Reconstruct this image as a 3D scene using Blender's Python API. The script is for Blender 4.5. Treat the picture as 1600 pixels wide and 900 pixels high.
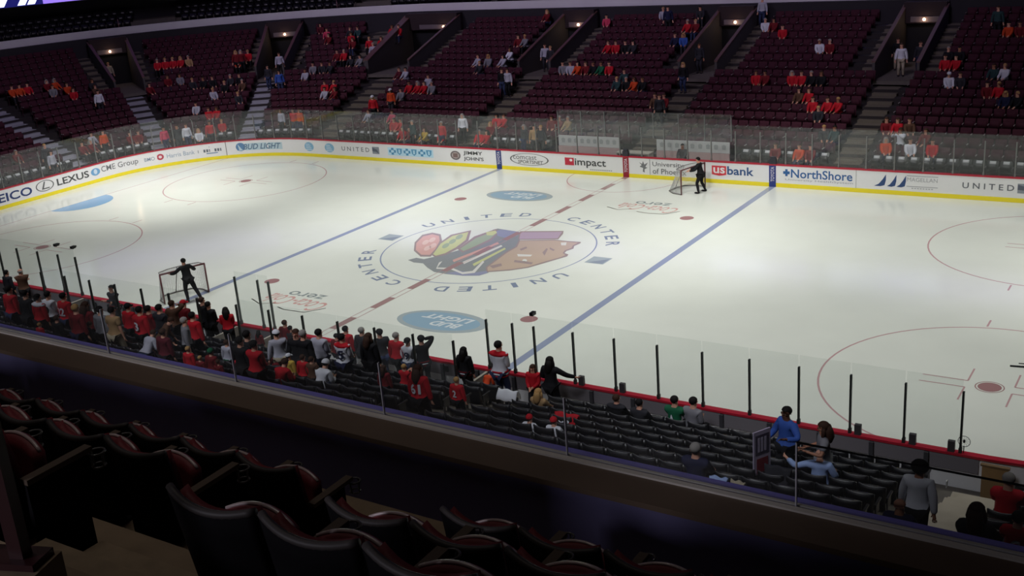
import bpy, bmesh, math, random
from mathutils import Vector, Matrix
for o in list(bpy.data.objects): bpy.data.objects.remove(o)
SC = bpy.context.scene
COL = SC.collection
R = math.radians
rnd = random.Random(7)
pi = math.pi

# ------------------------------------------------------------ camera
CAM = Vector((25.718, -37.059, 13.435))
YAW, PIT, ROL, FPX = -0.58773, 0.32684, -0.07977, 1737.18
_f = Vector((math.sin(YAW)*math.cos(PIT), math.cos(YAW)*math.cos(PIT), -math.sin(PIT)))
_r0 = Vector((math.cos(YAW), -math.sin(YAW), 0)); _u0 = _r0.cross(_f)
_r = _r0*math.cos(ROL)+_u0*math.sin(ROL); _u = -_r0*math.sin(ROL)+_u0*math.cos(ROL)
cd = bpy.data.cameras.new('camera'); cam = bpy.data.objects.new('camera', cd); COL.objects.link(cam)
cd.sensor_width = 36; cd.lens = FPX*36/1600; cd.clip_start = .1; cd.clip_end = 400
cam.matrix_world = Matrix(((_r.x,_u.x,-_f.x,CAM.x),(_r.y,_u.y,-_f.y,CAM.y),(_r.z,_u.z,-_f.z,CAM.z),(0,0,0,1)))
SC.camera = cam
def ray(px, py): return (_f+_r*((px-800)/FPX)+_u*((450-py)/FPX))
def at(px, py, ax, v):
    d = ray(px, py); return CAM+d*((v-CAM[ax])/d[ax])
def pix(p):
    d = Vector(p)-CAM; z = d.dot(_f)
    if z < .2: return None
    return 800+FPX*d.dot(_r)/z, 450-FPX*d.dot(_u)/z, z

# ------------------------------------------------------------ world, lights, exposure
SC.view_settings.view_transform = 'Standard'; SC.view_settings.look = 'None'
SC.view_settings.exposure = 0.0; SC.view_settings.gamma = 1.0; SC.view_settings.use_curve_mapping = False
W = bpy.data.worlds.new('world'); SC.world = W; W.use_nodes = True
W.node_tree.nodes['Background'].inputs[0].default_value = (.55, .45, .62, 1)
W.node_tree.nodes['Background'].inputs[1].default_value = .008
def lamp(name, kind, loc, power, color=(1,1,1), target=None, **kw):
    l = bpy.data.lights.new(name, kind); l.energy = power; l.color = color
    for k, v in kw.items(): setattr(l, k, v)
    o = bpy.data.objects.new(name, l); COL.objects.link(o); o.location = loc
    if target is not None:
        o.rotation_euler = (Vector(target)-Vector(loc)).to_track_quat('-Z', 'Y').to_euler()
    return o
ICE_POWER = 390
for lx in (-24, -8, 8, 24):
    for ly in (-7, 7):
        lamp('rink_floodlight', 'AREA', (lx, ly, 26), ICE_POWER*{-24: .82, -8: 1.42, 8: 1.38, 24: .9}[lx], (.985, 1.0, .95), (lx*.93, ly*.9, 0), size=5.0, spread=R(66))
    lamp('rink_floodlight', 'AREA', (lx, -15, 23), {-24: 230, -8: 330, 8: 330, 24: 300}[lx], (1.0, .995, .95), (lx, 7.4, 0), size=3.0, spread=R(38))
lamp('rink_floodlight', 'AREA', (-4, 0, 23), 380, (1.0, .995, .95), (-25, 3, 0), size=3.0, spread=R(34))
# unseen fill lights added to lift the far bowl and the near stand
for lx in (-26, -8, 10):
    lamp('stand_fill_light', 'AREA', (lx, -2, 24), 380 if lx < 0 else 290, (.84, .72, 1.0), (lx-2, 28, 5), size=6.0, spread=R(62))
lamp('stand_fill_light', 'AREA', (-14, 0, 24), 330, (.84, .72, 1.0), (-42, 8, 4), size=6.0, spread=R(70))
for lx in (-8, 4, 16):
    lamp('stand_fill_light', 'AREA', (lx, -30, 20), 115, (.92, .92, 1.0), (lx, -14.2, .8), size=4.0, spread=R(42))
lamp('foreground_fill_light', 'AREA', (18, -33, 20), 19, (1.0, .90, .82), (19, -33, 9), size=3.0, spread=R(70))  # added fill lights that brighten the wall, ledge and nearest seats
lamp('foreground_fill_light', 'AREA', (14, -46, 15.5), 120, (.92, .88, 1.0), (20, -31, 9.3), size=3.0, spread=R(70))

# ------------------------------------------------------------ materials
def lin(c): return tuple(((v/255)/12.92 if v/255 <= .04045 else ((v/255+.055)/1.055)**2.4) for v in c)
MC = {}
def M(name, rgb=(128,128,128), rough=.6, metal=0, spec=.5, var=0, scale=8, emit=0, bump=0, coat=0):
    if name in MC: return MC[name]
    m = bpy.data.materials.new(name); m.use_nodes = True; nt = m.node_tree; b = nt.nodes['Principled BSDF']
    c = lin(rgb); b.inputs['Base Color'].default_value = (*c, 1); b.inputs['Roughness'].default_value = rough
    b.inputs['Metallic'].default_value = metal; b.inputs['Specular IOR Level'].default_value = spec
    b.inputs['Coat Weight'].default_value = coat
    if emit:
        b.inputs['Emission Color'].default_value = (*c, 1); b.inputs['Emission Strength'].default_value = emit
    if var or bump:
        tc = nt.nodes.new('ShaderNodeTexCoord'); n = nt.nodes.new('ShaderNodeTexNoise'); n.inputs['Scale'].default_value = scale
        n.inputs['Detail'].default_value = 4; nt.links.new(tc.outputs['Object'], n.inputs['Vector'])
        if var:
            mx = nt.nodes.new('ShaderNodeMix'); mx.data_type = 'RGBA'
            mx.inputs[6].default_value = (*[v*(1-var) for v in c], 1); mx.inputs[7].default_value = (*[min(1, v*(1+var)) for v in c], 1)
            nt.links.new(n.outputs['Fac'], mx.inputs[0]); nt.links.new(mx.outputs[2], b.inputs['Base Color'])
        if bump:
            bp = nt.nodes.new('ShaderNodeBump'); bp.inputs['Strength'].default_value = bump; bp.inputs['Distance'].default_value = .01
            nt.links.new(n.outputs['Fac'], bp.inputs['Height']); nt.links.new(bp.outputs['Normal'], b.inputs['Normal'])
    MC[name] = m; return m
def glass_mat(name, diff=.05, gloss=.06, tint=(.8,.85,.85)):
    if name in MC: return MC[name]
    m = bpy.data.materials.new(name); m.use_nodes = True; nt = m.node_tree; nt.nodes.clear()
    out = nt.nodes.new('ShaderNodeOutputMaterial'); tr = nt.nodes.new('ShaderNodeBsdfTransparent'); tr.inputs[0].default_value = (.97,.98,.975,1)
    gl = nt.nodes.new('ShaderNodeBsdfGlossy'); gl.inputs['Roughness'].default_value = .03
    df = nt.nodes.new('ShaderNodeBsdfDiffuse'); df.inputs[0].default_value = (*tint, 1)
    a = nt.nodes.new('ShaderNodeMixShader'); b = nt.nodes.new('ShaderNodeMixShader')
    a.inputs[0].default_value = gloss; b.inputs[0].default_value = diff
    nt.links.new(tr.outputs[0], a.inputs[1]); nt.links.new(gl.outputs[0], a.inputs[2])
    nt.links.new(a.outputs[0], b.inputs[1]); nt.links.new(df.outputs[0], b.inputs[2]); nt.links.new(b.outputs[0], out.inputs[0])
    MC[name] = m; return m
ICE_ROUGH = .13
def icem(name, rgb):
    if name != 'ice white': q = .36 if name.startswith('emblem') else .22; rgb = tuple(int(v*(1-q)+206*q) for v in rgb)   # paint lies under a layer of ice
    return M(name, rgb, ICE_ROUGH, spec=.35, var=.05, scale=.6)
M_ICE = icem('ice white', (220, 223, 215))
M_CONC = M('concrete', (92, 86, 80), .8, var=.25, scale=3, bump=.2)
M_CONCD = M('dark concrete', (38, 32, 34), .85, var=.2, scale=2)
M_STAIR = M('stair concrete', (98, 90, 78), .8, var=.18, scale=2)
M_STAIRP = M('pale stair concrete', (150, 150, 160), .7, var=.1, scale=2)
M_BOARD = M('dasher white', (226, 226, 226), .35, var=.02)
M_YEL = M('kickplate yellow', (232, 214, 40), .4)
M_CAPR = M('cap rail red', (176, 34, 52), .35)
M_GREY = M('painted grey', (118, 114, 118), .5)
M_ALU = M('aluminium', (124, 124, 122), .5, .3)
M_BLKM = M('black metal', (22, 23, 24), .4, .3)
M_SEATB = M('black seat plastic', (17, 17, 21), .38, var=.1)
M_SEATM = M('maroon seat plastic', (66, 33, 44), .8, spec=.12, var=.12, scale=2)
M_SEATL = M('seat back lip', (62, 62, 66), .35)
M_REDC = M('red upholstery', (98, 16, 26), .7, bump=.2, scale=40)
M_DWALL = M('dark wall', (30, 26, 34), .8, var=.15, scale=1.5)
M_FASC = M('fascia grey', (205, 202, 208), .7, var=.1, scale=.4)
M_TAN = M('tan ledge', (96, 80, 66), .55, var=.15, scale=3)
M_SKIN = [M('skin light', (205, 152, 128), .55), M('skin tan', (164, 112, 86), .55), M('skin dark', (96, 62, 46), .55)]
M_GLASS = glass_mat('rink glass', .02, .015)
M_GLASSF = glass_mat('rink glass far', .022, .03)
M_GLASSL = glass_mat('ledge glass', .008, .035)
CLOTH = dict(black=(20,20,24), char=(42,42,48), navy=(24,28,58), blue=(52,84,160), lblue=(152,174,220), white=(206,208,216), grey=(120,120,126), lgrey=(164,164,176),
    red=(176,22,36), dred=(104,20,28), maroon=(84,20,34), orange=(190,66,30), brown=(84,58,44), tan=(160,130,92), green=(24,92,62), teal=(38,62,64), khaki=(168,158,136),
    jeans=(44,54,84), pink=(190,60,90), hairblack=(18,15,15), hairbrown=(58,38,28), hairblond=(168,132,84), hairgrey=(140,136,132), gold=(190,160,70))
def cm(n): return M('cloth '+n if not n.startswith('hair') else n.replace('hair', 'hair '), CLOTH[n], .8, spec=.25, bump=.15, scale=60)

# ------------------------------------------------------------ mesh helpers
class MB:
    def __init__(s): s.v = []; s.f = []; s.mi = []; s.sm = []
    def add(s, vs, fs, mi=0, sm=False):
        n = len(s.v); s.v += [tuple(v) for v in vs]; s.f += [tuple(i+n for i in f) for f in fs]; s.mi += [mi]*len(fs); s.sm += [sm]*len(fs); return s
    def box(s, c, size, rz=0, mi=0, m=None):
        hx, hy, hz = [v/2 for v in size]; ca, sa = math.cos(rz), math.sin(rz); vs = []
        for dx, dy, dz in ((-hx,-hy,-hz),(hx,-hy,-hz),(hx,hy,-hz),(-hx,hy,-hz),(-hx,-hy,hz),(hx,-hy,hz),(hx,hy,hz),(-hx,hy,hz)):
            p = Vector((dx*ca-dy*sa, dx*sa+dy*ca, dz)) if m is None else m @ Vector((dx,dy,dz))
            vs.append((c[0]+p.x, c[1]+p.y, c[2]+p.z))
        return s.add(vs, [(0,3,2,1),(4,5,6,7),(0,1,5,4),(1,2,6,5),(2,3,7,6),(3,0,4,7)], mi)
    def bx(s, x0, x1, y0, y1, z0, z1, mi=0): return s.box(((x0+x1)/2,(y0+y1)/2,(z0+z1)/2), (abs(x1-x0),abs(y1-y0),abs(z1-z0)), 0, mi)
    def tube(s, pts, r, n=8, mi=0, closed=False):
        pts = [Vector(p) for p in pts]; N = len(pts); rs = r if isinstance(r, (list, tuple)) else [r]*N; vs = []; fs = []
        up = None
        for i, p in enumerate(pts):
            a = pts[(i-1) % N] if (i or closed) else p; b = pts[(i+1) % N] if (i < N-1 or closed) else p
            t = (b-a).normalized()
            if up is None: up = t.orthogonal().normalized()
            u = (up-t*up.dot(t)).normalized(); w = t.cross(u); up = u
            for j in range(n):
                q = 2*pi*j/n; vs.append(p+(u*math.cos(q)+w*math.sin(q))*rs[i])
        for i in range(N if closed else N-1):
            for j in range(n):
                a = i*n+j; b = i*n+(j+1) % n; c = ((i+1) % N)*n+(j+1) % n; d = ((i+1) % N)*n+j; fs.append((a,b,c,d))
        if not closed: fs += [tuple(range(n))[::-1], tuple(range((N-1)*n, N*n))]
        return s.add(vs, fs, mi, True)
    def ell(s, c, r, n=10, m=7, mi=0, mat=None):
        vs = []; fs = []
        for i in range(m+1):
            th = pi*i/m
            for j in range(n):
                ph = 2*pi*j/n; p = Vector((r[0]*math.sin(th)*math.cos(ph), r[1]*math.sin(th)*math.sin(ph), r[2]*math.cos(th)))
                if mat is not None: p = mat @ p
                vs.append(Vector(c)+p)
        for i in range(m):
            for j in range(n): fs.append((i*n+j, (i+1)*n+j, (i+1)*n+(j+1) % n, i*n+(j+1) % n))
        return s.add(vs, fs, mi, True)
    def poly(s, pts, mi=0): return s.add(pts, [tuple(range(len(pts)))], mi)
    def shell(s, fn, nu, nv, th, mi=0, sm=True):   # fn(u,v)->(point, normal)
        A = []; B = []
        for i in range(nu+1):
            for j in range(nv+1):
                p, n = fn(i/nu, j/nv); p = Vector(p); n = Vector(n).normalized(); A.append(p+n*th/2); B.append(p-n*th/2)
        k = (nu+1)*(nv+1); fs = []; I = lambda i, j: i*(nv+1)+j
        for i in range(nu):
            for j in range(nv):
                fs.append((I(i,j),I(i+1,j),I(i+1,j+1),I(i,j+1))); fs.append((k+I(i,j),k+I(i,j+1),k+I(i+1,j+1),k+I(i+1,j)))
        for i in range(nu): fs.append((I(i,0),k+I(i,0),k+I(i+1,0),I(i+1,0))); fs.append((I(i,nv),I(i+1,nv),k+I(i+1,nv),k+I(i,nv)))
        for j in range(nv): fs.append((I(0,j),I(0,j+1),k+I(0,j+1),k+I(0,j))); fs.append((I(nu,j),k+I(nu,j),k+I(nu,j+1),I(nu,j+1)))
        return s.add(A+B, fs, mi, sm)
    def xf(s, fn): s.v = [tuple(fn(Vector(v))) for v in s.v]; return s
    def mesh(s, name, mats):
        me = bpy.data.meshes.new(name); me.from_pydata(s.v, [], s.f)
        for m in (mats if isinstance(mats, (list, tuple)) else [mats]): me.materials.append(m)
        me.polygons.foreach_set('material_index', s.mi); me.polygons.foreach_set('use_smooth', s.sm)
        me.update(); return me
    def build(s, name, mats, parent=None, loc=None, rz=0, fix=False):
        me = s.mesh(name, mats)
        if fix:
            bm = bmesh.new(); bm.from_mesh(me); bmesh.ops.recalc_face_normals(bm, faces=bm.faces); bm.to_mesh(me); bm.free()
        return link(name, me, parent, loc, rz)
def link(name, me, parent=None, loc=None, rz=0):
    o = bpy.data.objects.new(name, me); COL.objects.link(o)
    if loc is not None: o.location = loc
    if rz: o.rotation_euler = (0,0,rz)
    if parent is not None: o.parent = parent
    return o
def tag(o, label=None, cat=None, group=None, kind=None):
    if label: o['label'] = label
    if cat: o['category'] = cat
    if group: o['group'] = group
    if kind: o['kind'] = kind
    return o
def empty(name, loc=(0,0,0), rz=0):
    o = bpy.data.objects.new(name, None); COL.objects.link(o); o.location = loc; o.rotation_euler = (0,0,rz); o.empty_display_size = .1; return o
KIDS = {}
def kid(p, o): KIDS.setdefault(p.name, []).append(o); return o
def dup(o, parent=None):
    c = o.copy(); COL.objects.link(c)
    for k in ('label', 'category', 'group'):
        if parent is not None and k in c and k != 'label': del c[k]
    if parent is not None: c.parent = parent
    for ch in KIDS.get(o.name, []): kid(c, dup(ch, c))
    return c
def struct(o, label=None):
    o['kind'] = 'structure'
    if label: o['label'] = label
    return o

# text and skins are made first, while the scene is still small
def _eval_mesh(ob):
    bpy.context.view_layer.update()
    me = bpy.data.meshes.new_from_object(ob.evaluated_get(bpy.context.evaluated_depsgraph_get())); return me
TXT = {}
def text_mb(body, bold=.012, shear=0):
    key = (body, bold, shear)
    if key not in TXT:
        cu = bpy.data.curves.new('t', 'FONT'); cu.body = body; cu.offset = bold; cu.shear = shear; cu.resolution_u = 3; cu.fill_mode = 'FRONT'
        ob = bpy.data.objects.new('t', cu); COL.objects.link(ob); me = _eval_mesh(ob)
        vs = [v.co.copy() for v in me.vertices]; fs = [tuple(p.vertices) for p in me.polygons]
        bpy.data.objects.remove(ob); bpy.data.meshes.remove(me); bpy.data.curves.remove(cu)
        x0 = min(v.x for v in vs); x1 = max(v.x for v in vs); y0 = min(v.y for v in vs); y1 = max(v.y for v in vs)
        TXT[key] = ([((v.x-x0)/(x1-x0), (v.y-y0)/(y1-y0)) for v in vs], fs)
    return TXT[key]
def add_text(mb, body, fn, mi=0, bold=.012, shear=0):
    uv, fs = text_mb(body, bold, shear); mb.add([fn(u, v) for u, v in uv], fs, mi)

# ------------------------------------------------------------ rink outline: s runs round the boards, d is the distance behind them
HX, HY, CR = 21.95, 4.42, 8.53
ARC = CR*pi/2; PER = 4*HX+4*HY+4*ARC
def path(s):
    """point on the boards and outward normal angle; s=0 is the middle of the far side, s grows to the left of the photo"""
    s = (s+HX) % PER
    if s <= 2*HX: return (HX-s, HY+CR, pi/2, 0)
    s -= 2*HX
    if s <= ARC: a = pi/2+s/CR; return (-HX, HY, a, 1)
    s -= ARC
    if s <= 2*HY: return (-HX-CR, HY-s, pi, 0)
    s -= 2*HY
    if s <= ARC: return (-HX, -HY, pi+s/CR, 1)
    s -= ARC
    if s <= 2*HX: return (-HX+s, -HY-CR, -pi/2, 0)
    s -= 2*HX
    if s <= ARC: return (HX, -HY, -pi/2+s/CR, 1)
    s -= ARC
    if s <= 2*HY: return (HX+CR, -HY+s, 0, 0)
    s -= 2*HY
    return (HX, HY, s/CR, 1)
def P(s, d, z=0):
    x, y, a, arc = path(s); r = d+(CR if arc else 0)
    return Vector((x+math.cos(a)*r, y+math.sin(a)*r, z))
def nang(s): return path(s)[2]
def sk(s, d, w):                       # width w metres at distance d, as a length of s
    return w*CR/(CR+d) if path(s)[3] else w
NEAR = lambda x: 2*HX-HX+2*ARC+2*HY+(x+HX)  # s of a point on the near boards
def sweep(mb, prof, s0, s1, mi=0, step=.7, cap=True):
    n = max(1, int(abs(s1-s0)/step)); ks = [s0+(s1-s0)*i/n for i in range(n+1)]
    # keep only the needed stations on straights
    st = [ks[0]]+[k for k in ks[1:-1] if path(k)[3]]
    for b in (-HX, HX, HX+ARC, HX+ARC+2*HY, HX+2*ARC+2*HY, 3*HX+2*ARC+2*HY, 3*HX+3*ARC+2*HY, 3*HX+3*ARC+4*HY, 3*HX+4*ARC+4*HY):
        if s0 < b < s1: st.append(b)
    st = sorted(set(st+[ks[-1]])); vs = []; fs = []; m = len(prof)
    for k in st:
        for d, z in prof: vs.append(P(k, d, z))
    for i in range(len(st)-1):
        for j in range(m):
            fs.append((i*m+j, i*m+(j+1) % m, (i+1)*m+(j+1) % m, (i+1)*m+j))
    if cap: fs += [tuple(range(m)), tuple(range((len(st)-1)*m, len(st)*m))[::-1]]
    mb.add(vs, fs, mi); return mb
def rect(d0, d1, z0, z1): return [(d0,z0),(d1,z0),(d1,z1),(d0,z1)]
RUN, RISE, D0, Z0, DPITCH = .85, .30, 1.55, .54, .56
def drow(k): return D0+RUN*k
def zrow(k): return Z0+RISE*k
NROW = 18

# ------------------------------------------------------------ the setting
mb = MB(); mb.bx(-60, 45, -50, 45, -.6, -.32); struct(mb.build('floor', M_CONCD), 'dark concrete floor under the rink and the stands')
def terrace(mb, s0, s1, k0, k1):
    pr = [(.16, -.3), (.16, .24), (D0-.6, .24)] if k0 == 0 else [(drow(k0)-.6, -.3)]
    for k in range(k0, k1): pr += [(drow(k)-.6, zrow(k)), (drow(k)+.25, zrow(k))]
    pr += [(drow(k1-1)+.25, -.3)]
    sweep(mb, pr, s0, s1)
AISLE = [-21.6, -10.75, .1, 11.0, 21.9, 26.6, 31.0, 35.5, 43.5]
VOM = [-10.95, .1, 11.0, 21.95, 26.5, 31.0]
VW, SW, KV = 1.1, .95, 10
mb = MB()
edge = -27
for c in VOM:
    w = sk(c, 13, VW)
    terrace(mb, edge, c-w, 0, NROW); terrace(mb, c-w, c+w, 0, KV); edge = c+w
terrace(mb, edge, 46, 0, NROW)
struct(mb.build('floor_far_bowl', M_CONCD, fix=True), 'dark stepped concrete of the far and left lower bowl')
mb = MB(); terrace(mb, NEAR(-24), NEAR(28), 0, 15); struct(mb.build('floor_near_bowl', M_CONC, fix=True), 'stepped concrete of the near lower bowl behind the boards')
# wall behind the last row, mezzanine with its fascia, back wall, ribbon display wall
mb = MB(); sweep(mb, rect(16.35, 16.9, 5.2, 6.95), -27, 46); sweep(mb, rect(16.9, 20.6, 6.7, 6.93), -27, 46)
struct(mb.build('wall_back', M_DWALL, fix=True), 'dark wall behind the last row of the lower bowl')
mb = MB(); sweep(mb, rect(16.85, 17.05, 6.93, 7.47), -27, 46); struct(mb.build('trim_1', M_FASC, fix=True), 'long grey concrete fascia under the mezzanine seats')
mb = MB()
for i in range(3): sweep(mb, rect(17.05+.9*i, 20.6, 6.93, 7.05+.32*i), -27, 46)
struct(mb.build('floor_mezzanine', M_CONC, fix=True), 'stepped mezzanine floor above the grey fascia')
mb = MB(); sweep(mb, rect(20.6, 20.8, 6.7, 9.6), -27, 46); struct(mb.build('wall_mezzanine', M_DWALL, fix=True), 'dark back wall of the mezzanine')
mb = MB(); sweep(mb, rect(17.25, 21, 9.6, 12.5), -27, 46); struct(mb.build('wall_upper', M_DWALL, fix=True), 'dark upper tier front above the display ribbon')

# ribbon display
root = empty('ribbon_display', P(33, 17.1, 9.6)); tag(root, 'long glowing purple and blue ribbon display high on the upper tier front', 'display')
inv = root.matrix_basis.inverted() if False else Matrix.Translation(-root.location)
def rib(name, s0, s1, z0, z1, d0, mat, label=None):
    mb = MB(); sweep(mb, rect(d0, 17.22, z0, z1), s0, s1, step=.5); mb.xf(lambda v: v-root.location)
    o = mb.build(name, mat, root, fix=True); tag(o, label); return kid(root, o)
LEDP = M('led purple', (150, 120, 235), .5, emit=1.1); LEDB = M('led blue', (24, 26, 110), .5, emit=.7); LEDW = M('led white', (215, 222, 255), .5, emit=2.2)
LEDV = M('led violet', (92, 80, 190), .5, emit=.9)
s_ = -27
for i, (s1, m) in enumerate(((-17, LEDV), (-8.5, LEDP), (-4.0, LEDV), (2, LEDP), (9.5, LEDV), (14, LEDP), (20, LEDV), (24.5, LEDP), (27.5, LEDV), (32.22, LEDP), (46, LEDB))):
    rib('display_screen', s_, s1, 9.66, 10.6, 17.1, m, 'purple glowing stretch of the ribbon display' if m is not LEDB else 'dark blue stretch of the ribbon display'); s_ = s1
for s0 in (32.50, 32.72, 33.20, 33.6, 34.4)+tuple(-11.5+.75*i for i in range(9))+tuple(-.5+.8*i for i in range(5))+tuple(22.6+.27*i for i in range(7))+tuple(37+.8*i for i in range(6)):
    w_ = sk(s0, 17, 1); vs = [P(s0+.26*w_, 17.08, 9.72), P(s0-.26*w_, 17.08, 9.72), P(s0-.8*w_, 17.08, 10.5), P(s0-.28*w_, 17.08, 10.5)]
    mb = MB(); mb.poly([v-root.location for v in vs]); tag(kid(root, mb.build('display_stroke', LEDW, root)), 'slanted bright white stroke on the display')

# ice and its markings
ice = MB(); outl = [P(k*PER/200, .0, 0) for k in range(200)]
ice.poly([(v.x, v.y, 0) for v in outl]); ice.poly([(v.x, v.y, -.25) for v in outl][::-1])
ice.add([(v.x, v.y, 0) for v in outl]+[(v.x, v.y, -.25) for v in outl], [(i, 200+i, 200+(i+1) % 200, (i+1) % 200) for i in range(200)])
ICE = ice.build('ice_sheet', M_ICE, fix=True); tag(ICE, 'glossy white hockey ice with lines, circles and painted logos', 'ice rink')
def mark(name, mb, mat, label=None, z=.002):
    mb.xf(lambda v: (v.x, v.y, z)); o = mb.build(name, mat, ICE); tag(o, label); return o
I_RED = icem('ice red', (146, 96, 98)); I_LRED = icem('ice pale red', (186, 140, 142)); I_BLUE = icem('ice blue', (128, 140, 172)); I_CREASE = icem('crease blue', (108, 160, 204)); I_LET = icem('ice letter blue', (112, 124, 152))
I_GREY = icem('ice grey', (150, 164, 168)); I_WHITE = icem('ice logo white', (212, 220, 222)); I_COKE = icem('ice script red', (206, 150, 142)); I_ZERO = icem('ice zero grey', (122, 134, 134))
def line2(mb, x0, y0, x1, y1, w):
    d = Vector((x1-x0, y1-y0)).normalized(); n = Vector((-d.y, d.x))*w/2
    mb.poly([(x0-n.x,y0-n.y,0),(x1-n.x,y1-n.y,0),(x1+n.x,y1+n.y,0),(x0+n.x,y0+n.y,0)])
def ring(mb, cx, cy, r, w, a0=0, a1=360, n=72):
    for i in range(n):
        a = R(a0+(a1-a0)*i/n); b = R(a0+(a1-a0)*(i+1)/n); q = []
        for (t, rr) in ((a, r-w/2), (a, r+w/2), (b, r+w/2), (b, r-w/2)): q.append((cx+rr*math.cos(t), cy+rr*math.sin(t), 0))
        mb.poly(q[::-1])
def disc(mb, cx, cy, r, ry=None, rot=0, n=32):
    ry = ry or r; pts = []
    for i in range(n):
        a = 2*pi*i/n; x = r*math.cos(a); y = ry*math.sin(a); pts.append((cx+x*math.cos(rot)-y*math.sin(rot), cy+x*math.sin(rot)+y*math.cos(rot), 0))
    mb.poly(pts)
for x in (-7.77, 7.77):
    mb = MB(); line2(mb, x, -12.93, x, 12.93, .30); mark('blue_line', mb, I_BLUE, 'blue line on the left' if x < 0 else 'blue line on the right')
for x in (-27.13, 27.13):
    mb = MB(); line2(mb, x, -11.3, x, 11.3, .06); mark('goal_line', mb, I_LRED)
    mb = MB(); sg = 1 if x < 0 else -1; pts = [(x, -1.83, 0)]
    for i in range(17):
        a = -pi/2+pi*i/16; pts.append((x+sg*1.83*math.cos(a), 1.83*math.sin(a), 0))
    mb.poly(pts if sg > 0 else pts[::-1]); mark('goal_crease', mb, I_CREASE, 'light blue goal crease', .003)
for i, (x, y) in enumerate(((-21.03,6.71),(-21.03,-6.71),(21.03,6.71),(21.03,-6.71))):
    mb = MB(); ring(mb, x, y, 4.57, .06)
    for sx in (-1, 1):
        for sy in (-1, 1): line2(mb, x+sx*.9, y+sy*4.60, x+sx*.9, y+sy*5.2, .06)
    mark('faceoff_circle', mb, I_LRED)
    mb = MB(); disc(mb, x, y, .31)
    ring(mb, x, y, .37, .03); mark('faceoff_spot', mb, I_RED, None, .003)
    mb = MB()
    for sx in (-1, 1):
        for sy in (-1, 1):
            line2(mb, x+sx*.61, y+sy*.23, x+sx*1.83, y+sy*.23, .05); line2(mb, x+sx*.61, y+sy*.23, x+sx*.61, y+sy*1.14, .05)
    mark('faceoff_corner_mark', mb, I_LRED, None, .003)
for x, y in ((-6.1,6.71),(6.1,6.71),(6.1,-6.71),(-6.1,-6.71)):
    mb = MB(); disc(mb, x, y, .31); mark('faceoff_spot', mb, I_RED, None, .003)
mb = MB(); ring(mb, 0, 12.93, 3.05, .05, 180, 360, 40); mark('referee_crease', mb, I_LRED)
mb = MB(); ring(mb, 0, 0, 4.57, .06, n=96); mark('centre_circle', mb, I_BLUE, 'thin blue centre circle')
# lettering round the centre circle
def arc_word(word, a0, a1, r0=4.95, r1=5.52):
    mb = MB(); n = len(word)
    for i, ch in enumerate(word):
        a = R(a0+(a1-a0)*i/(n-1)); hw = (.10 if ch == 'I' else .27)
        def fn(u, v, a=a, hw=hw):
            r = r0+(r1-r0)*v; t = (u-.5)*2*hw; return (r*math.cos(a)+t*math.sin(a), r*math.sin(a)-t*math.cos(a), 0)
        add_text(mb, ch, fn, bold=.02)
    return mb
for w, a0, a1 in (('UNITED', 155, 104), ('CENTER', 76, 25), ('UNITED', -25, -77), ('CENTER', -102, -156)):
    mark('ice_lettering', arc_word(w, a0, a1), I_LET, 'arc of blue letters reading %s' % w)
for sg in (1, -1):
    mb = MB(); c = sg*5.25; mb.poly([(c-.42,-.42,0),(c+.42,-.42,0),(c+.42,.42,0),(c-.42,.42,0)]); mark('ice_square', mb, I_GREY, 'grey square between the ring words')
    mb = MB(); mb.poly([(c-.3,-.36,0),(c+.36,-.36,0),(c+.36,.3,0)]); mark('ice_square_fold', mb, icem('ice dark grey', (120, 134, 148)), None, .003)
# beer ovals
for cx, cy in ((3.3, -8.0), (-3.5, 8.1)):
    rx, ry = 1.85, .98
    mb = MB(); disc(mb, cx, cy, rx, ry, 0); mark('ice_oval', mb, icem('oval grey', (150, 164, 168)), 'blue grey oval logo on the ice')
    mb = MB(); disc(mb, cx-.05, cy, rx*.86, ry*.80, 0); mark('ice_oval_field', mb, icem('oval blue', (126, 160, 184)), 'mid blue field of the oval', .003)
    mb = MB(); add_text(mb, 'BUD', lambda u, v: (cx+.95-1.25*u, cy-.02-.42*v, 0), bold=.03, shear=.25); add_text(mb, 'LIGHT', lambda u, v: (cx+1.1-2.1*u, cy+.52-.42*v, 0), bold=.03, shear=.25)
    mark('ice_oval_lettering', mb, I_WHITE, 'white letters reading BUD LIGHT', .004)
# cola script
for cx, cy in ((3.65, 7.75), (-3.4, -8.35)):
    mb = MB(); add_text(mb, 'Coca-Cola', lambda u, v: (cx+1.5-3.0*u, cy+.35-.95*v+.25*u, 0), bold=.004, shear=.45)
    mb.tube([(cx+1.7,cy-.1,0),(cx+1.2,cy-.75,0),(cx+.2,cy-.78,0),(cx-.2,cy-.65,0)], .035, 4); mb.tube([(cx-.6,cy-.35,0),(cx-1.2,cy-.62,0),(cx-1.9,cy-.3,0)], .035, 4)
    mark('ice_script', mb, I_COKE, 'red script reading Coca-Cola', .0025)
    mb = MB(); add_text(mb, 'zero', lambda u, v: (cx+.85-1.8*u, cy+1.05-.42*v, 0), bold=.01); mark('ice_script_word', mb, I_ZERO, 'grey word reading zero')
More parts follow.
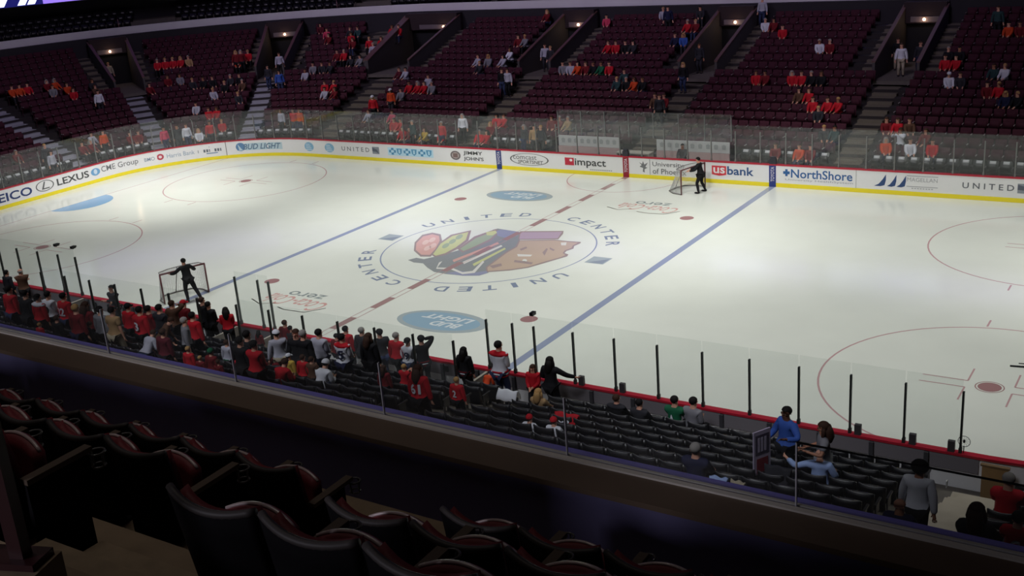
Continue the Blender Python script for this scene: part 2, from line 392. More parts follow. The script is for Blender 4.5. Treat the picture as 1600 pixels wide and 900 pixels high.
# centre emblem, outlined on the ice plane
def em(pts, mat, z, name='emblem_patch', label=None):
    mb = MB(); q = []
    for x, y in pts:
        p = at(560+x/3.81, 300+y/3.81, 2, 0); q.append((p.x, p.y, 0))
    bm_ = sum(q[i][0]*q[(i+1) % len(q)][1]-q[(i+1) % len(q)][0]*q[i][1] for i in range(len(q)))
    mb.poly(q if bm_ > 0 else q[::-1]); return mark(name, mb, mat, label, z)
def oval(cx, cy, a, b, rot=0, n=20): return [(cx+a*math.cos(t)*math.cos(rot)-b*math.sin(t)*math.sin(rot), cy+a*math.cos(t)*math.sin(rot)+b*math.sin(t)*math.cos(rot)) for t in [2*pi*i/n for i in range(n)]]
E_DK = icem('emblem dark', (112, 118, 120)); E_SK = icem('emblem brown', (182, 150, 124)); E_PU = icem('emblem mauve', (168, 136, 162)); E_RD = icem('emblem coral', (214, 148, 134))
E_YE = icem('emblem yellow', (196, 200, 120)); E_GR = icem('emblem green', (138, 160, 118)); E_NV = icem('emblem navy', (118, 122, 160)); E_OL = icem('emblem outline', (136, 112, 108)); E_WH = icem('emblem white', (222, 220, 212))
em([(295,405),(345,392),(390,400),(480,380),(640,335),(760,300),(800,225),(830,218),(940,235),(970,258),(945,335),(845,390),(765,450),(775,480),(720,498),(620,498),(520,488),(450,476),(410,450),(385,425),(330,420)], E_DK, .003, label='dark hair of the painted head emblem')
em([(335,300),(380,255),(440,242),(490,252),(498,290),(470,345),(430,385),(370,385),(330,350)], E_OL, .0035); em([(345,305),(385,265),(440,252),(480,262),(484,290),(460,338),(425,375),(375,374),(342,345)], E_RD, .004, label='coral feather')
for cx, cy in ((400,300),(440,285),(410,335),(445,320)): em(oval(cx, cy, 22, 12, -.5), icem('emblem pale coral', (232, 184, 170)), .0045)
em([(435,375),(480,305),(550,255),(672,228),(655,290),(590,340),(520,375),(455,388)], E_OL, .0042); em([(445,370),(490,308),(560,262),(655,238),(640,285),(580,330),(515,365),(460,380)], E_YE, .0046, label='yellow feather')
for cx, cy in ((520,320),(560,295),(600,268)): em(oval(cx, cy, 24, 12, -.5), E_GR, .005)
em([(590,340),(690,265),(820,220),(838,240),(790,290),(700,330),(620,362)], E_OL, .0042); em([(605,338),(700,275),(815,230),(826,242),(780,282),(690,325),(625,352)], E_GR, .0046, label='green feather')
em([(760,240),(815,230),(826,242),(800,258),(765,258)], E_YE, .005)
em([(820,235),(850,222),(960,238),(945,262),(870,272),(830,262)], E_NV, .0046)
em([(520,485),(600,470),(690,480),(760,470),(772,482),(720,498),(620,499)], E_NV, .0046)
for k in range(3): em([(560+60*k,405+12*k),(830+20*k,300+16*k),(838+20*k,308+16*k),(568+60*k,418+12*k)], [E_RD, E_WH, E_YE][k], .0048)
em([(480,420),(500,412),(470,450),(560,452),(620,478),(680,470),(740,410),(750,416),(692,482),(620,490),(552,462),(462,458)], E_WH, .005)
em([(955,288),(1170,284),(1240,292),(1325,298),(1322,306),(1285,322),(1280,338),(1238,352),(1228,364),(1250,372),(1243,384),(1215,392),(1120,420),(1010,452),(900,468),(762,478),(758,448),(820,400),(880,355),(935,325)], E_OL, .0042)
em([(962,292),(1170,289),(1240,297),(1308,302),(1275,320),(1268,334),(1228,348),(1216,364),(1232,376),(1205,388),(1110,414),(1005,446),(900,461),(770,471),(768,450),(828,404),(888,360),(945,328)], E_SK, .0046, label='brown face of the painted head emblem')
em([(962,234),(1222,232),(1218,250),(1190,282),(950,285)], E_OL, .0042); em([(966,240),(1212,238),(1186,276),(958,280)], E_PU, .0046, label='mauve headband')
em([(1205,302),(1240,300),(1235,318),(1208,318)], E_WH, .005); em([(945,370),(1035,374),(1025,384),(950,384)], E_WH, .005); em(oval(990,408,14,8), E_WH, .005)
for pts in ([(960,340),(1000,325),(1005,335),(968,350)], [(1095,360),(1120,335),(1128,340),(1108,380)], [(1140,330),(1170,345),(1160,352),(1138,340)], [(930,405),(1040,420),(1030,432),(925,418)], [(780,440),(850,425),(855,440),(800,455)]): em(pts, E_OL, .005)
# red centre line: solid blocks joined by thin edges
mb = MB(); line2(mb, -.14, -12.93, -.14, 12.93, .03); line2(mb, .14, -12.93, .14, 12.93, .03); mark('centre_line_edge', mb, I_LRED, None, .0055)
for i in range(12):
    y = -12.3+i*2.26; mb = MB(); line2(mb, 0, y, 0, min(y+1.2, 12.9), .30); mark('centre_line_block', mb, icem('centre line red', (150, 112, 110)), 'red block of the broken centre line', .0058)

# ------------------------------------------------------------ boards, adverts, posts, glass
BRD = MB(); sweep(BRD, rect(0, .12, -.02, 1.04), 0, PER, cap=False); BO = BRD.build('rink_boards', M_BOARD, fix=True)
tag(BO, 'white rink boards with adverts and yellow kickplate running round the ice', 'rink boards')
mb = MB(); sweep(mb, rect(-.012, 0, .006, .20), 0, PER, cap=False); mb.build('kickplate', M_YEL, BO, fix=True)
mb = MB(); sweep(mb, rect(-.02, .17, 1.04, 1.10), 0, PER, cap=False); mb.build('cap_rail', M_CAPR, BO, fix=True)
mb = MB(); sweep(mb, rect(.12, .15, .66, 1.03), NEAR(-20), NEAR(21.9)); mb.build('outer_panel', M_GREY, BO, fix=True)
def bmap(sl, sr, z0, z1, off=.008): return lambda u, v: P(sl+(sr-sl)*u, -off, z0+(z1-z0)*v)
def ad(words, label=None, off=.008):
    """words: (text, s left, s right, z0, z1, rgb, bold, shear)"""
    first = None
    for (t, a, b, z0, z1, c, bo, sh) in words:
        mb = MB(); add_text(mb, t, bmap(a, b, z0, z1, off), bold=bo, shear=sh); o = mb.build('advert_lettering', M('ad %d %d %d' % c, c, .4), BO)
        tag(o, (label or 'lettering reading %s') % t if '%' in (label or 'lettering reading %s') else label)
def quad(a, b, z0, z1, c, off=.006, name='advert_patch', label=None, pts=None):
    mb = MB(); f = bmap(a, b, z0, z1, off)
    if pts: mb.poly([f(u, v) for u, v in pts])
    else:
        n = max(1, int(abs(b-a)/.5))
        for i in range(n): mb.poly([f(i/n,0), f((i+1)/n,0), f((i+1)/n,1), f(i/n,1)])
    return tag(mb.build(name, M('ad %d %d %d' % c, c, .4), BO), label)
def rnd_(a, b, z0, z1, c, off=.006, name='advert_patch', label=None, n=20, hole=0):
    f = bmap(a, b, z0, z1, off); mb = MB()
    if hole:
        for i in range(n):
            t0, t1 = 2*pi*i/n, 2*pi*(i+1)/n
            mb.poly([f(.5+.5*math.cos(t)*k, .5+.5*math.sin(t)*k) for t, k in ((t0,1),(t1,1),(t1,hole),(t0,hole))])
    else: mb.poly([f(.5+.5*math.cos(2*pi*i/n), .5+.5*math.sin(2*pi*i/n)) for i in range(n)])
    return tag(mb.build(name, M('ad %d %d %d' % c, c, .4), BO), label)
NV, BK, GY, BL = (40,58,110), (52,54,54), (120,122,126), (42,92,148)
ad([('GEICO', 43.05, 40.2, .36, .84, NV, .02, 0)])
rnd_(39.95, 38.75, .34, .96, (96,98,98), hole=.88, label='oval ring of a car maker badge', name='advert_badge'); quad(39.65, 39.05, .42, .88, (96,98,98), pts=[(.45,1),(.6,1),(.35,.22),(1,.22),(.95,.08),(.1,.08)], name='advert_badge')
ad([('LEXUS', 38.55, 36.35, .44, .84, (70,72,72), .02, 0)])
rnd_(36.2, 35.55, .42, .86, (110,160,200), name='advert_globe', label='small blue globe logo'); rnd_(36.0, 35.75, .5, .8, (200,215,230), .009, name='advert_globe')
ad([('CME Group', 35.45, 32.95, .42, .86, (104,106,108), .004, 0), ('BMO', 32.55, 31.9, .52, .74, (120,136,156), .004, 0), ('Harris Bank', 31.15, 29.45, .50, .76, (136,156,176), .002, 0)])
rnd_(31.78, 31.33, .46, .84, (176,62,78), name='advert_roundel', label='red roundel'); rnd_(31.66, 31.45, .56, .74, (226,210,212), .009, name='advert_roundel')
for i in range(9): quad(29.25-.17*i, 29.13-.17*i, .52, .70, (96,104,112), name='advert_tiny_glyph')
quad(28.75, 28.05, .40, .47, (130,150,170), name='advert_underline'); rnd_(28.55, 28.3, .76, .92, (104,110,112), name='advert_emblem')
quad(27.53, 27.49, .0, 1.04, (90,88,84), name='board_door_seam', label='dark seam of a door in the boards', off=.016)
quad(26.85, 23.8, .42, .86, (184,206,214), label='pale blue panel behind the beer lettering'); rnd_(26.9, 26.3, .38, .92, (90,130,170), .008, name='advert_roundel')
ad([('BUD LIGHT', 26.45, 23.9, .46, .82, (86,116,142), .02, .3)], off=.011)
for s0 in (22.1, 20.45):
    rnd_(s0, s0-.75, .34, .90, (128,178,208), name='advert_globe', label='blue and white striped globe logo')
    for j in range(4): quad(s0-.12, s0-.62+.06*j, .42+.11*j, .455+.11*j, (220,228,232), .010, name='advert_globe_stripe')
UN = (112,116,118)
for a, b, c, d in ((19.1, 16.95, 16.72, 16.2), (-16.34, -18.43, -18.56, -19.2)):
    ad([('U N I T E D', a, b, .50, .76, UN if a > 0 else (96,100,106), .012, 0)]); quad(c, d, .42, .84, (136,142,150), name='advert_tile', label='grey square tile logo')
    quad(c, d, .42, .84, (84,90,104), .009, name='advert_tile_swirl', pts=[(0,.9),(.7,.6),(.9,.1),(.55,.3),(0,.35)]); 
quad(15.55, 12.25, .40, .86, (188,222,238), label='pale blue panel with three cross and shield pairs')
for i in range(3):
    a = 15.45-1.07*i
    quad(a, a-.5, .44, .84, (70,138,180), .009, name='advert_cross', label='blue cross', pts=[(.32,0),(.68,0),(.68,.3),(1,.3),(1,.7),(.68,.7),(.68,1),(.32,1),(.32,.7),(0,.7),(0,.3),(.32,.3)]); rnd_(a-.13, a-.37, .56, .72, (188,222,238), .011, name='advert_cross_centre')
    quad(a-.56, a-.96, .44, .82, (86,152,190), .009, name='advert_shield', label='blue shield', pts=[(.5,0),(.9,.3),(1,1),(0,1),(.1,.3)]); quad(a-.7, a-.82, .54, .76, (188,222,238), .011, name='advert_shield_stripe')
rnd_(11.05, 10.35, .36, .88, (112,104,104), name='advert_roundel', label='dark round sandwich shop badge'); rnd_(10.95, 10.45, .44, .80, (178,166,162), .009, name='advert_roundel'); quad(10.86, 10.54, .5, .74, (122,100,98), .011, name='advert_roundel')
ad([('JIMMY', 10.15, 8.85, .64, .90, (76,80,78), .02, 0), ("JOHN'S", 10.15, 8.8, .32, .58, (76,80,78), .02, 0)])
for s0, c in ((7.78, (44,62,118)), (.0, (150,30,48)), (-7.78, (40,56,124))):
    quad(s0+.17, s0-.17, .0, 1.04, c, .014, name='line_marker_panel', label='%s upright line marker panel on the boards' % ('red' if s0 == 0 else 'blue'))
    mb = MB(); add_text(mb, 'TOYOTA', lambda u, v: P(s0+.09-.18*(1-v), -.018, .26+.72*u), bold=.02); mb.build('line_marker_lettering', M('ad pale', (214,212,220), .4), BO)
ad([('comcast', 6.85, 5.35, .62, .84, (112,114,112), .006, 0), ('SPORTSNET', 6.55, 4.95, .40, .58, (92,94,92), .015, .15)])
rnd_(7.05, 4.6, .30, .96, (96,98,96), .007, hole=.93, name='advert_oval', label='thin dark oval round the sports network lettering', n=40)
quad(3.6, 3.05, .46, .86, (192,38,62), name='advert_square', label='red square with a white dot'); rnd_(3.32, 3.14, .66, .80, (230,226,226), .009, name='advert_dot')
ad([('impact', 3.0, 1.15, .36, .84, (66,68,68), .014, 0)]); 
for i in range(11): quad(2.1-.12*i, 2.02-.12*i, .26, .31, (150,152,152), name='advert_tiny_glyph')
quad(-.75, -1.25, .3, .9, (116,118,120), name='advert_bird', label='small grey phoenix emblem', pts=[(0,.9),(.35,.75),(.45,1),(.6,.7),(1,.9),(.7,.5),(.95,.45),(.6,.3),(.6,0),(.4,.1),(.45,.4),(.05,.5),(.3,.65)])
quad(-1.34, -1.37, .22, 1.0, (120,122,122), name='advert_rule')
ad([('University', -1.5, -3.2, .60, .90, (104,106,106), .006, 0), ('of Phoenix', -1.5, -3.35, .28, .56, (104,106,106), .006, 0)])
quad(-4.7, -5.45, .38, .88, (206,56,68), name='advert_shield', label='red shield behind the letters us', pts=[(0,.12),(.5,0),(1,.12),(1,1),(0,1)])
ad([('us', -4.78, -5.38, .50, .80, (232,230,230), .02, 0)], off=.010); ad([('bank', -5.5, -6.85, .46, .88, (52,84,132), .02, 0)])
quad(-8.3, -8.62, .56, .90, (42,92,148), name='advert_cross', label='blue cross logo', pts=[(.32,0),(.68,0),(.68,.3),(1,.3),(1,.7),(.68,.7),(.68,1),(.32,1),(.32,.7),(0,.7),(0,.3),(.32,.3)])
ad([('NorthShore', -8.68, -11.57, .50, .92, BL, .015, 0), ('University HealthSystem', -8.4, -11.6, .34, .45, (150,154,160), .0, 0)])
quad(-11.72, -11.75, .2, 1.04, (170,170,168), name='board_seam')
for i in range(3):
    a = -12.55-.42*i-(.1 if i else 0)
    quad(a, a-.52+(0 if i == 0 else .06), .36, .92, (42,70,118), name='advert_sail', label='dark blue sail shape', pts=[(0,0) if i == 0 else (.12,.04),(.55,0),(.9,.1),(1,.5),(1,1),(.7,.55),(.4,.2)])
ad([('MAGELLAN', -14.0, -15.3, .66, .84, (160,162,164), .0, 0)]); 
for z in (.90, .42): quad(-13.98, -15.32, z, z+.025, (140,142,146), name='advert_rule')
for i in range(8): quad(-14.2-.12*i, -14.28-.12*i, .33, .37, (160,162,166), name='advert_tiny_glyph')

# posts and glass
def make_post(h, mat, box=False):
    mb = MB(); mb.bx(-.022, .022, 0, .07, 0, h); mb.bx(-.035, .035, -.01, .08, 0, .12); o = mb.mesh('glass_post', mat); return o
PM_FAR = make_post(1.50, M_ALU); PM_NEAR = make_post(1.50, M('dark post', (46,50,48), .5, .3)); PM_SHORT = make_post(1.35, M('dark post', (46,50,48), .5, .3)); PM_CRN = make_post(1.75, M_ALU)
SCR = {}
def screen(key, s, label):
    r = empty('glass_screen', P(s, .06, 1.10)); tag(r, label, 'glass screen'); SCR[key] = r; return r
def post(s, d, z, me, key):
    r = SCR[key]; return link('glass_post', me, r, P(s, d, z)-r.location, nang(s)-pi/2)
GP = {}
def glass(s0, s1, d, z0, z1, mat, grp):
    key = (round(abs(s1-s0), 2), round(z1-z0, 2), mat.name); a = P(s0, d, z0); b = P(s1, d, z0); L = (b-a).length-.03
    key = (round(L, 2), round(z1-z0, 2), mat.name)
    if key not in GP:
        mb = MB(); mb.bx(-L/2, L/2, -.006, .006, 0, z1-z0); GP[key] = mb.mesh('glass_panel', mat)
    r = SCR[grp]; c = (a+b)/2-r.location; return link('glass_panel', GP[key], r, c, math.atan2((b-a).y, (b-a).x))
fp = [-8.40-1.25*i for i in range(12)][::-1]; s = -7.15
while s < 10.2: fp.append(s); s += 1.25
fp += [10.56+1.25*i for i in range(30)]
screen('far', 0, 'long clear glass screen with pale posts standing on the straight far boards'); screen('corner', 30, 'curved clear glass screen with pale posts on the far left corner and end boards')
for i, s in enumerate(fp):
    g = 'corner' if s > 21.95 else 'far'
    post(s, .05, 1.10, PM_FAR, g)
    if i < len(fp)-1: glass(s, fp[i+1], .085, 1.10, 2.88, M_GLASSF, g)
npx = [-17.9+1.245*i for i in range(0)]+[-16.6,-15.4,-14.16,-12.97,-11.69,-10.46,-9.44]; npr = [8.74, 9.61, 10.31]+[11.54+1.243*i for i in range(9)]
for grp, xs in (('left of the team benches', npx), ('right of the team benches', npr)):
    screen(grp, NEAR(xs[0]), 'clear glass screen with dark posts on the near boards, %s' % grp)
    for i, x in enumerate(xs):
        post(NEAR(x), .05, 1.10, PM_NEAR, grp)
        if i < len(xs)-1: glass(NEAR(x), NEAR(xs[i+1]), .085, 1.10, 2.90, M_GLASS, grp)
# buttresses on the outer face, as parts of the boards
for i in range(34):
    x = -19+1.243*i
    if x > 22: break
    mb = MB(); mb.bx(-.05, .05, -.07, .0, -.0, 1.02); o = mb.build('buttress', M('buttress grey', (58,58,62), .5), BO, P(NEAR(x), .15, 0), 0)
for x, dx in ((8.9,0),(11.54,.2),(12.78,.2),(18.99,.2),(20.24,.2),(21.49,-.2)):
    mb = MB(); mb.bx(-.075, .075, -.05, .05, 0, .26); o = mb.build('board_latch_box', M('dark latch', (60,58,60), .5), None, P(NEAR(x+dx), .09, 1.10)); tag(o, 'small dark grey box fixed on the near cap rail beside a glass post', 'box', 'boxes on the near cap rail')
# scorer glass between the two team benches
screen('mid', NEAR(-.4), 'narrow tall glass screen with grey posts between the two team benches'); PM_MID = make_post(1.66, M('mid post', (92,98,96), .5, .3))
for x in (-1.18, -.14, .34): post(NEAR(x), .05, 1.10, PM_MID, 'mid')
glass(NEAR(-1.18), NEAR(-.14), .085, 1.10, 2.95, M_GLASS, 'mid'); glass(NEAR(-.14), NEAR(.34), .085, 1.10, 2.95, M_GLASS, 'mid')
# team benches on the near side
CREAM = M('cream panel', (176,170,158), .6); 
for x0, x1, nm in ((-9.3, -1.3, 'left'), (.45, 8.7, 'right')):
    root = empty('team_bench', ((x0+x1)/2, -13.9, 0)); tag(root, 'cream walled team bench enclosure behind the near boards, the %s one' % nm, 'team bench'); L = (x1-x0)/2
    mb = MB(); mb.bx(-L, L, -.72, -.64, .24, 1.12); mb.build('back_wall', CREAM, root)
    mb = MB(); mb.bx(-L, L, -.76, -.60, 1.12, 1.18); mb.build('sill', M('cream sill', (196,190,176), .5), root)
    for sx in (-1, 1):
        mb = MB(); mb.bx(sx*L-.04, sx*L+.04, -.64, .76, .24, 1.04); mb.build('side_wall', CREAM, root)
    mb = MB(); mb.bx(-L+.1, L-.1, -.45, -.1, .62, .68)
    for i in range(6): mb.bx(-L+.3+i*(2*L-.6)/5-.03, -L+.3+i*(2*L-.6)/5+.03, -.4, -.15, .24, .62)
    mb.build('bench_seat', M('bench tan', (140,116,84), .6), root)
    mb = MB(); mb.bx(-L+.06, L-.06, -.64, .76, .20, .26); mb.build('bench_floor', M_GREY, root)
    for i in range(9):
        mb = MB(); mb.bx(-.10, .10, .74, .77, .80, .97); mb.build('bottle_slot', M_BLKM, root, (-L+.6+i*(2*L-1.2)/8, 0, 0))
    n = 6
    xs = [x0+(x1-x0)*i/n for i in range(n+1)]
    screen(nm, NEAR((x0+x1)/2), 'clear glass screen with short dark posts behind the %s team bench' % nm)
    for i, x in enumerate(xs):
        post(NEAR(x), 1.62, 1.18, PM_SHORT, nm)
        if i < n: glass(NEAR(x), NEAR(xs[i+1]), 1.66, 1.18, 2.72, M_GLASS, nm)
# penalty benches on the far side
WP = M('bench back white', (196,198,196), .5)
for x0, x1, nm in ((-4.85, -1.15, 'left'), (1.0, 5.0, 'right')):
    root = empty('penalty_bench', ((x0+x1)/2, 14.25, 0)); tag(root, 'white backed penalty bench behind the far boards, the %s one' % nm, 'bench'); L = (x1-x0)/2
    mb = MB(); mb.bx(-L, L, .30, .36, 1.12, 1.68); mb.build('back_panel', WP, root)
    for i in range(9):
        mb = MB(); c = -L+.3+i*(2*L-.6)/8; mb.poly([(c-.09,.292,1.3),(c+.09,.292,1.3),(c+.12,.292,1.5),(c,.292,1.56),(c-.12,.292,1.5)]); mb.build('panel_logo', M('faint logo', (160,164,162), .5), root)
    mb = MB(); mb.bx(-L, L, .25, .36, .24, 1.10); mb.build('bench_wall', M('pink panel', (186,158,156), .6), root)
    mb = MB(); mb.bx(-L+.05, L-.05, -.2, .2, .66, .72); mb.bx(-L+.2, -L+.3, -.15, .15, .24, .66); mb.bx(L-.3, L-.2, -.15, .15, .24, .66); mb.build('bench_seat', M_DWALL, root)
bs = [-4.9+1.42*i for i in range(8)]
root = empty('glass_screen', (0, 14.66, 1.70)); tag(root, 'tall clear glass screen standing behind the far penalty benches', 'glass screen'); pm = make_post(1.3, M_ALU)
for i, x in enumerate(bs):
    link('glass_post', pm, root, (x, 0, 0), 0)
    if i < 7:
        mb = MB(); mb.bx(.02, 1.40, -.006, .006, 0, 1.35); mb.build('glass_panel', M_GLASSF, root, (x, .04, 0))
root = empty('scorer_table', (-.05, 14.1, 0)); tag(root, 'pale scorer table between the two far penalty benches', 'table')
mb = MB(); mb.bx(-.95, .95, -.3, .3, 1.02, 1.08); mb.build('table_top', CREAM, root); mb = MB(); mb.bx(-.93, .93, .26, .3, .24, 1.02); mb.build('table_front', CREAM, root)
for sx in (-1, 1): mb = MB(); mb.bx(sx*.9-.03, sx*.9+.03, -.28, .26, .24, 1.02); mb.build('table_leg', CREAM, root)

# ------------------------------------------------------------ stairs, vomitories
def aisle_stair(c, k0, k1, w, mat, label, extra=True):
    mb = MB()
    for k in range(k0, k1):
        for dz, da, db in ((.15, -.6-RUN*.42, -.6),) if k > 0 else (): 
            d0_, d1_ = drow(k)+da, drow(k)+db+.02
            sweep(mb, rect(d0_, d1_, zrow(k)-RISE+.002, zrow(k)-RISE+.15), c-sk(c, drow(k), w), c+sk(c, drow(k), w), step=.5)
        sweep(mb, rect(drow(k)-.6, drow(k)+.25, zrow(k)+.001, zrow(k)+.02), c-sk(c, drow(k), w), c+sk(c, drow(k), w), step=.5)
    o = mb.build('aisle_steps', mat, fix=True); struct(o, label); return o
NAMES = ['rightmost', 'second from the right', 'third from the right', 'fourth from the right', 'first in the rounded corner', 'second in the rounded corner', 'at the left end']
for i, c in enumerate(AISLE[1:8]):
    if i < 6: aisle_stair(c, 0, KV, .62, M_STAIRP if c > 25 else M_STAIR, 'concrete aisle steps in the far bowl, %s' % NAMES[i])
    else: aisle_stair(c, 0, NROW, .62, M_STAIRP, 'bright pale aisle steps at the left end of the rink')
aisle_stair(AISLE[0], 0, NROW, .62, M_STAIR, 'concrete aisle steps beyond the right edge'); aisle_stair(AISLE[8], 0, NROW, .62, M_STAIRP, 'pale aisle steps behind the goal at the left end')
M_LAMP = M('doorway lamp', (255, 196, 150), .5, emit=9); M_VWALL = M('tunnel wall', (70, 66, 66), .8, var=.1); M_RAILW = M('worn wood rail', (96, 66, 60), .5)
for i, c in enumerate(VOM):
    w13 = sk(c, 12.5, 1); zf = zrow(KV)-.0
    nm = ['rightmost', 'second from the right', 'third from the right', 'fourth from the right', 'second from the left', 'leftmost'][i]
    root = empty('tunnel_entrance', P(c, 12, zf)); tag(root, 'dark tunnel entrance cut into the far seating, the %s one' % nm, 'tunnel entrance'); L = root.location.copy()
    def part(name, prof_list, mat, lab=None):
        mb = MB()
        for pr, a, b in prof_list: sweep(mb, pr, c+a*w13, c+b*w13, step=.6)
        mb.xf(lambda v: v-L); return tag(mb.build(name, mat, root, fix=True), lab)
    part('tunnel_floor', [(rect(drow(KV)-.62, 16.2, zf-.2, zf), -VW, VW)], M_CONC)
    zt = lambda d: Z0+RISE/RUN*(d-D0)+.25
    side = [(drow(KV)-.5, zf-.2), (15.9, zf-.2), (15.9, zt(15.9)+.85), (drow(KV)-.5, zt(drow(KV)-.5)+.85)]
    part('side_wall', [(side, -VW-.1, -VW+.04)], M_VWALL); part('side_wall', [(side, VW-.04, VW+.1)], M_VWALL)
    rail = [(drow(KV)-.5, zt(drow(KV)-.5)+.85), (15.9, zt(15.9)+.85), (15.9, zt(15.9)+.92), (drow(KV)-.5, zt(drow(KV)-.5)+.92)]
    part('parapet_rail', [(rail, -VW-.13, -VW+.07)], M_RAILW); part('parapet_rail', [(rail, VW-.07, VW+.13)], M_RAILW)
    part('doorway', [(rect(16.0, 16.2, zf, 5.75), -VW, VW)], M('doorway black', (8,9,14), .9), 'black doorway')
    hd = part('header', [(rect(15.55, 16.2, 5.75, 6.9), -VW-.05, VW+.05)], M('maroon header', (36,20,26), .8), 'maroon header over the doorway')
    sg = part('header_sign', [(rect(15.5, 15.55, 5.82, 6.12), -.75, .75)], M('header sign', (96,86,92), .6), 'dim grey sign strip')
    mb = MB(); mb.ell(P(c+.25*w13*0, 15.44, 5.97)-L, (.085,.085,.085)); tag(mb.build('entrance_lamp', M_LAMP, root), 'small glowing lamp')
    lamp('entrance_light', 'POINT', P(c, 15.2, 5.85), 5, (1,.74,.5), shadow_soft_size=.08)
    for sg_ in (-1, 1):
        mb = MB()
        for k in range(KV, NROW):
            a = c+sg_*w13*VW; b = c+sg_*w13*(VW+SW); a, b = min(a,b), max(a,b)
            sweep(mb, rect(drow(k)-.96, drow(k)-.58, zrow(k)-RISE+.002, zrow(k)-RISE+.15), a+.1, b, step=.6)
            sweep(mb, rect(drow(k)-.6, drow(k)+.25, zrow(k)+.001, zrow(k)+.02), a+.1, b, step=.6)
        struct(mb.build('aisle_steps', M_STAIR, fix=True), 'concrete steps beside the %s tunnel entrance' % nm)

# ------------------------------------------------------------ people
def skin_mesh(verts, edges, root, sub=1):
    names = list(verts); idx = {n: i for i, n in enumerate(names)}
    me = bpy.data.meshes.new('s'); me.from_pydata([verts[n][0] for n in names], [(idx[a], idx[b]) for a, b in edges], [])
    ob = bpy.data.objects.new('s', me); COL.objects.link(ob); md = ob.modifiers.new('s', 'SKIN'); md.use_smooth_shade = True; md.branch_smoothing = .3
    sv = me.skin_vertices[0].data
    for n in names:
        r = verts[n][1]; sv[idx[n]].radius = r if isinstance(r, tuple) else (r, r); sv[idx[n]].use_root = (n == root)
    sm = ob.modifiers.new('u', 'SUBSURF'); sm.levels = sub; sm.render_levels = sub
    r = _eval_mesh(ob); bpy.data.objects.remove(ob); bpy.data.meshes.remove(me)
    for m in list(r.materials): pass
    r.materials.clear(); r.materials.append(None); return r
def ik(a, b, l1, l2, pole):
    d = b-a; L = min(d.length, (l1+l2)*.995); dn = d.normalized(); b = a+dn*L
    x = (l1*l1-l2*l2+L*L)/(2*L); h = math.sqrt(max(l1*l1-x*x, 0)); p = Vector(pole); p = (p-dn*p.dot(dn))
    p = p.normalized() if p.length > 1e-4 else dn.orthogonal().normalized()
    return a+dn*x+p*h, b
POSES = dict(
 stand=dict(l=(-.27,.04,.80), r=(.27,.04,.80)),
 clasp=dict(l=(-.05,.24,1.02), r=(.06,.25,1.00)),
 rail=dict(l=(-.24,.40,1.08), r=(.24,.40,1.08), lean=6),
 crossed=dict(l=(.14,.20,1.18), r=(-.14,.22,1.16)),
 tohead=dict(l=(-.20,.18,1.05), r=(.10,.16,1.55)),
 phone=dict(l=(-.07,.32,1.32), r=(.07,.32,1.32)),
 armout=dict(l=(-.15,.22,1.05), r=(.50,.30,1.12)),
 talk=dict(l=(-.30,.30,1.25), r=(.16,.30,1.10)),
 walk=dict(l=(-.27,.16,.86), r=(.28,-.10,.84), fl=(-.09,.28,.08), fr=(.09,-.24,.10), lean=5),
 push=dict(l=(-.42,.42,1.15), r=(.36,.38,1.15), fl=(-.12,-.02,.08), fr=(.22,-.42,.10), lean=10),
 wide=dict(l=(-.34,.40,1.12), r=(-.05,.46,1.12), fl=(-.20,.05,.08), fr=(.24,-.12,.08), lean=8),
 hunch=dict(l=(-.20,.38,.85), r=(.20,.38,.85), lean=34),
 sit=dict(p=.50, l=(-.12,.38,.62), r=(.12,.38,.62), sit=1),
 sitfold=dict(p=.50, l=(-.06,.26,.66), r=(.06,.28,.70), sit=1, lean=4),
 sitlean=dict(p=.50, l=(-.62,.06,.92), r=(.20,.30,.66), sit=1, lean=2),
 sitfwd=dict(p=.50, l=(-.10,.46,.66), r=(.10,.46,.66), sit=1, lean=26),
 situp=dict(p=.50, l=(-.10,.34,1.05), r=(.10,.34,1.05), sit=1),
)
